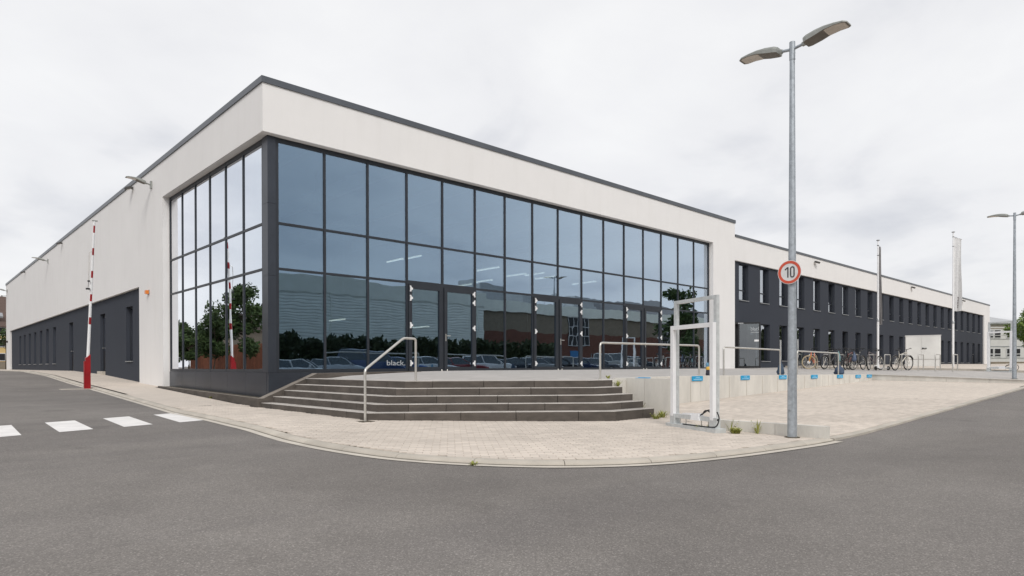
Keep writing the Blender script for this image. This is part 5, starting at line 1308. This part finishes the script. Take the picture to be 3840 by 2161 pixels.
# ---------------------------------------------------------------- across the street: seen mirrored in the glass
def car(label, loc, rz, col, kind):
    mat = varied('car_paint_%d' % name_id(), col, .04, 3, .25, .2, bstr=0, kind='Object', coat=1.0)
    r_ = thing('parked_car', loc, label, 'car', 'cars parked across the road', rz)
    H = {'hatch': 1.47, 'estate': 1.46, 'suv': 1.66, 'van': 1.98}[kind]; L = {'hatch': 4.1, 'estate': 4.65, 'suv': 4.5, 'van': 4.9}[kind]; W = .90 if kind != 'van' else .95
    belt = {'hatch': .92, 'estate': .92, 'suv': 1.05, 'van': 1.15}[kind]; hood = belt-.05
    def kd(nm, mb, m, par=r_, sm=True): o = bpy.data.objects.new(nm, mb.mesh(nm, m, smooth=sm)); COL.objects.link(o); o.parent = par; return o
    h = L/2
    S = [(-h,.45,.70,.72),(-h+.12,.30,belt-.12,.86),(-h+.5,.22,belt,.97),(-.3*L,.20,belt,1.0),(0,.20,belt,1.0),(.22*L,.20,belt-.02,1.0),(.32*L,.20,hood,.98),(h-.35,.22,hood-.12,.93),(h-.08,.28,.70,.82),(h,.42,.60,.70)]
    mb = MB(); n_ = 10
    for x, zb_, zt, w_ in S:
        w2 = W*w_; zm = (zb_+zt)/2
        ring_ = [(-w2*.80,zb_),(-w2*.96,zb_+.08),(-w2,zm),(-w2*.97,zt-.07),(-w2*.86,zt),(w2*.86,zt),(w2*.97,zt-.07),(w2,zm),(w2*.96,zb_+.08),(w2*.80,zb_)]
        mb.v += [(x,a,b_) for a, b_ in ring_]
    for i in range(len(S)-1):
        for j in range(n_): mb.f.append((i*n_+j, (i+1)*n_+j, (i+1)*n_+(j+1) % n_, i*n_+(j+1) % n_)); mb.mi.append(0)
    mb.f += [tuple(range(n_)), tuple((len(S)-1)*n_+j for j in range(n_))[::-1]]; mb.mi += [0,0]
    body = kd('body', mb, mat)
    r0, r1, f1, f0 = {'hatch': (-h+.18,-h+.62,.08*L,.27*L), 'estate': (-h+.15,-h+.55,.06*L,.24*L), 'suv': (-h+.18,-h+.50,.09*L,.27*L), 'van': (-h+.06,-h+.2,.16*L,.30*L)}[kind]
    mb = MB(); wb, wt = W*.86, W*.68
    mb.add([(r0,-wb,belt-.02),(f0,-wb,belt-.03),(f0,wb,belt-.03),(r0,wb,belt-.02),(r1,-wt,H-.05),(f1,-wt,H-.05),(f1,wt,H-.05),(r1,wt,H-.05)], [(0,1,5,4),(1,2,6,5),(2,3,7,6),(3,0,4,7)]); kd('window_glass', mb, CGLASS, sm=False)
    mb = MB(); mb.add([(r1-.02,-wt-.01,H-.055),(f1+.02,-wt-.01,H-.055),(f1+.02,wt+.01,H-.055),(r1-.02,wt+.01,H-.055),(r1+.2,-wt*.8,H),(f1-.25,-wt*.8,H),(f1-.25,wt*.8,H),(r1+.2,wt*.8,H)], [(0,1,5,4),(1,2,6,5),(2,3,7,6),(3,0,4,7),(4,5,6,7),(3,2,1,0)]); kd('roof', mb, mat)
    mb = MB()
    for s_ in (-1, 1):
        for (xa, za), (xb, zb_) in (((r0,belt-.02),(r1,H-.05)),((f0,belt-.03),(f1,H-.05)),((r0+(f0-r0)*.52,belt-.02),(r1+(f1-r1)*.5,H-.05))):
            mb.bar((xa,s_*(wb+.006),za),(xb,s_*(wt+.006),zb_), .05, .06)
    kd('pillar', mb, mat, sm=False)
    for x in (-.30*L, .31*L):
        for s_ in (-1, 1):
            mb = MB(); y0 = s_*(W-.19); mb.tube([(x,y0,.32),(x,s_*(W+.015),.32)], .32, 20); wo = kd('wheel', mb, BLACK)
            mb = MB(); mb.tube([(x,s_*(W+.016),.32),(x,s_*(W+.024),.32)], .20, 16); kd('rim', mb, SILL, wo)
    for s_ in (-1, 1):
        mb = MB(); mb.obox((h-.16,s_*W*.68,.68), (1,-s_*.5,0), (s_*.5,1,0), (0,0,1), .12, .14, .06); kd('headlight', mb, HWHITE, sm=False)
        mb = MB(); mb.obox((-h+.06,s_*W*.66,.80), (1,0,0), (0,1,0), (0,0,1), .05, .12, .09); kd('tail_light', mb, RED, sm=False)
        mb = MB(); mb.obox((.2*L,s_*(W+.07),belt+.06), (1,0,0), (0,1,0), (0,0,1), .06, .09, .06); kd('mirror', mb, mat, sm=False)
    mb = MB(); mb.box(h-.01,h+.012,-.26,.26,.42,.53); kd('number_plate', mb, HWHITE, sm=False)
    mb = MB(); mb.box(h-.10,h-.005,-.45,.45,.54,.64); kd('grille', mb, BLK2, sm=False)
CARS = [(9.2,'hatch',(.60,.61,.62),'silver hatchback at the left end of the mirrored car row'),(12.9,'hatch',(.74,.74,.74),'white hatchback mirrored above the lower handrail'),(16.0,'estate',(.45,.47,.5),'light grey estate car mirrored behind the handrail'),(18.6,'van',(.03,.06,.16),'dark blue van mirrored left of the first door'),(21.0,'hatch',(.03,.10,.30),'bright blue small car mirrored at the first door jamb'),(23.6,'estate',(.62,.63,.64),'silver saloon mirrored in the first door leaf'),(26.4,'estate',(.22,.02,.02),'dark red car mirrored in the right leaf of the first door'),(29.2,'suv',(.76,.76,.76),'white off-roader mirrored right of the first door'),(32.1,'hatch',(.02,.03,.045),'dark blue hatchback mirrored left of the second door'),(34.9,'estate',(.30,.32,.33),'grey estate car mirrored beside the second door'),(37.6,'estate',(.015,.015,.018),'black saloon mirrored in the second door'),(40.4,'hatch',(.02,.035,.09),'navy hatchback mirrored in the second door'),(43.2,'estate',(.10,.11,.13),'graphite car mirrored at the right leaf of the second door'),(46.6,'van',(.40,.42,.42),'silver people carrier mirrored right of the second door'),(50.2,'suv',(.05,.06,.075),'dark off-roader mirrored left of the third door')]
for x, kd_, col, lab in CARS:
    yy = -25.0+random.uniform(-.25, .25); car(lab, (x, yy, ground_z(x, yy)), R(38+random.uniform(-3,3)), col, kd_)

hall = thing('corrugated_hall', (10, -46, -1), 'pale corrugated industrial hall mirrored in the glass front', 'building')
mb = MB(); z = -.5; prof_ = []
while z < 7.1: prof_ += [(-42.0, z), (-42.0, z+.13), (-42.06, z+.16), (-42.06, z+.25)]; z += .28
for y_, z_ in prof_: mb.v += [(-35, y_, z_), (43, y_, z_)]
for i in range(len(prof_)-1): mb.f.append((2*i, 2*i+2, 2*i+3, 2*i+1)); mb.mi.append(0)
mb.build('corrugated_wall', CORR, hall)
mb = MB(); mb.box(-35.2, 43.2, -42.3, -41.9, 7.15, 8.75); mb.build('fascia', FASCIA, hall)
mb = MB(); mb.box(-35, 43, -64, -42.31, -1, 8.4); mb.build('hall_body', CORR, hall)
for x in range(-30, 43, 9): mb = MB(); mb.box(x-.08, x+.08, -42.12, -41.96, -.8, 7.14); mb.build('downpipe', FASCIA, hall)
for x in (-20, -4, 12, 28): mb = MB(); mb.box(x-1.6, x+1.6, -41.99, -41.93, .3, 3.6); mb.build('roller_gate', FASCIA, hall)
br = thing('brick_factory', (66, -46, -.5), 'old brown brick factory with a gridded window, mirrored in the doors', 'building')
mb = MB(); mb.box(44, 112, -62, -44, -1, 4.6); mb.build('lower_wall', BRICK, br)
mb = MB(); mb.box(44, 112, -62, -44.0, 4.6, 7.0); mb.build('upper_wall', BRICKB, br)
mb = MB(); mb.box(43.8, 112.2, -62.2, -43.7, 7.0, 8.4); mb.build('cornice', FASCIA, br)
mb = MB(); mb.add([(70,-45,8.4),(108,-45,8.4),(108,-60,8.4),(70,-60,8.4),(76,-52,11.4),(102,-52,11.4)], [(0,1,5,4),(1,2,5),(2,3,4,5),(3,0,4)]); mb.build('roof', BLK2, br)
for x0 in (60.5, 82, 97):
    mb = MB(); mb.box(x0, x0+4.4, -43.99, -43.9, 3.0, 7.0); w_ = mb.build('window', BLK2, br)
    mb = MB()
    for k_ in range(6): mb.box(x0+k_*.86, x0+k_*.86+.08, -43.9, -43.84, 3.0, 7.0)
    for k_ in range(4): mb.box(x0, x0+4.4, -43.83, -43.80, 3.0+k_*1.3, 3.08+k_*1.3)
    mb.build('glazing_bar', BARW, w_)
mb = MB(); mb.box(61, 62.6, -43.98, -43.9, -.6, 2.2); mb.build('door', BLUEDOOR, br)
for x0, w_, h_ in ((46, 4.5, 2.4), (53, 3.5, 1.8), (64, 5, 2.0)):
    mb = MB(); mb.box(x0, x0+w_, -50, -46, 8.41, 8.41+h_); mb.build('roof_unit', ZINC, br)
for x in range(45, 72, 4): mb = MB(); mb.tube([(x,-45,8.41),(x,-45,9.6)], .03, 5); mb.tube([(x,-45,9.5),(x+4,-45,9.5)], .02, 5); mb.build('roof_rail', SILL, br)
def hedge(x0, x1, y, w_, h_, label, n_):
    rr_ = random.Random(3); mb = MB()
    for k_ in range(n_):
        x = rr_.uniform(x0, x1); yy = y+rr_.uniform(0, 1)**.4*w_*rr_.choice((1,.6)); hh = h_*(.90+.06*math.sin(x*1.3)*math.cos(x*.37)+.05*math.sin(x*4)+.06*rr_.random()); zz_ = -.9+hh*rr_.uniform(0,1)**.7
        a = Vector((rr_.gauss(0,1), rr_.gauss(0,1), rr_.gauss(0,1.4))).normalized(); b_ = a.orthogonal().normalized(); s_ = rr_.uniform(.14,.3); p = Vector((x,yy,zz_))
        mb.add([p-a*s_, p+b_*s_*.45, p+a*s_, p-b_*s_*.45], [(0,1,2,3)])
    r_ = thing('hedge', ((x0+x1)/2, y, -.9), label, 'hedge'); mb.build('foliage', HEDGE, r_)
    mb = MB(); mb.box(x0, x1, y, y+w_*.45, -1, -.9+h_*.55); mb.build('inner_foliage', HEDGE, r_)
hedge(-10, 46, -34, 1.6, 3.7, 'dense green hedge mirrored behind the parked cars', 26000)

of = thing('board_fence', (-17, 45, -.1), 'orange brown board fence mirrored low in the side glass', 'fence')
bm_ = MB(); bm_.box(-17.04, -17, 0, .29, 0, 2.4); bmesh_ = bm_.mesh('board', OFENCE)
for k_ in range(110):
    o = bpy.data.objects.new('board', bmesh_); COL.objects.link(o); o.parent = of; o.location = (17, 30+k_*.3-45+0, 0-.0)
dh = thing('terraced_houses', (-40, 80, 0), 'dark roofed houses mirrored far behind the street trees', 'house')
mb = MB(); mb.box(-48, -36, 62, 118, -.5, 6.2); mb.build('wall', BRICKB, dh)
mb = MB(); mb.add([(-35.5,61,6.1),(-35.5,119,6.1),(-42,119,10.6),(-42,61,10.6),(-48.5,119,6.1),(-48.5,61,6.1)], [(0,1,2,3),(3,2,4,5),(0,3,5),(1,4,2)]); mb.build('roof', TILE, dh)
for y in range(66, 117, 6):
    mb = MB(); mb.box(-39.2, -36.4, y, y+1.8, 6.9, 8.6); d_ = mb.build('dormer', SCHOOLW, dh)
    mb = MB(); mb.box(-36.39, -36.34, y+.4, y+1.4, 7.2, 8.3); mb.build('pane', BLK2, d_)

# added wood, out of view: keeps bright sky out of the low office windows
rr_ = random.Random(21); mb = MB()
for k_ in range(16000):
    x = rr_.uniform(112, 420); h_ = 8.5+2.2*math.sin(x*.31)+1.6*math.sin(x*.83+1)+1.0*math.sin(x*2.1); yy = -52-.08*(x-112)+rr_.uniform(-3, 2.5)
    a = Vector((rr_.gauss(0,1), rr_.gauss(0,1), rr_.gauss(0,1))).normalized(); b_ = a.orthogonal().normalized(); s_ = rr_.uniform(.4,.9); p = Vector((x, yy, -.4+h_*rr_.random()**.8))
    mb.add([p-a*s_, p+b_*s_*.6, p+a*s_, p-b_*s_*.6], [(0,1,2,3)])
tag(mb.build('added_wood', HEDGE), 'added green wood beyond the factory, darkens reflections in the low office windows', 'wood', kind='stuff')
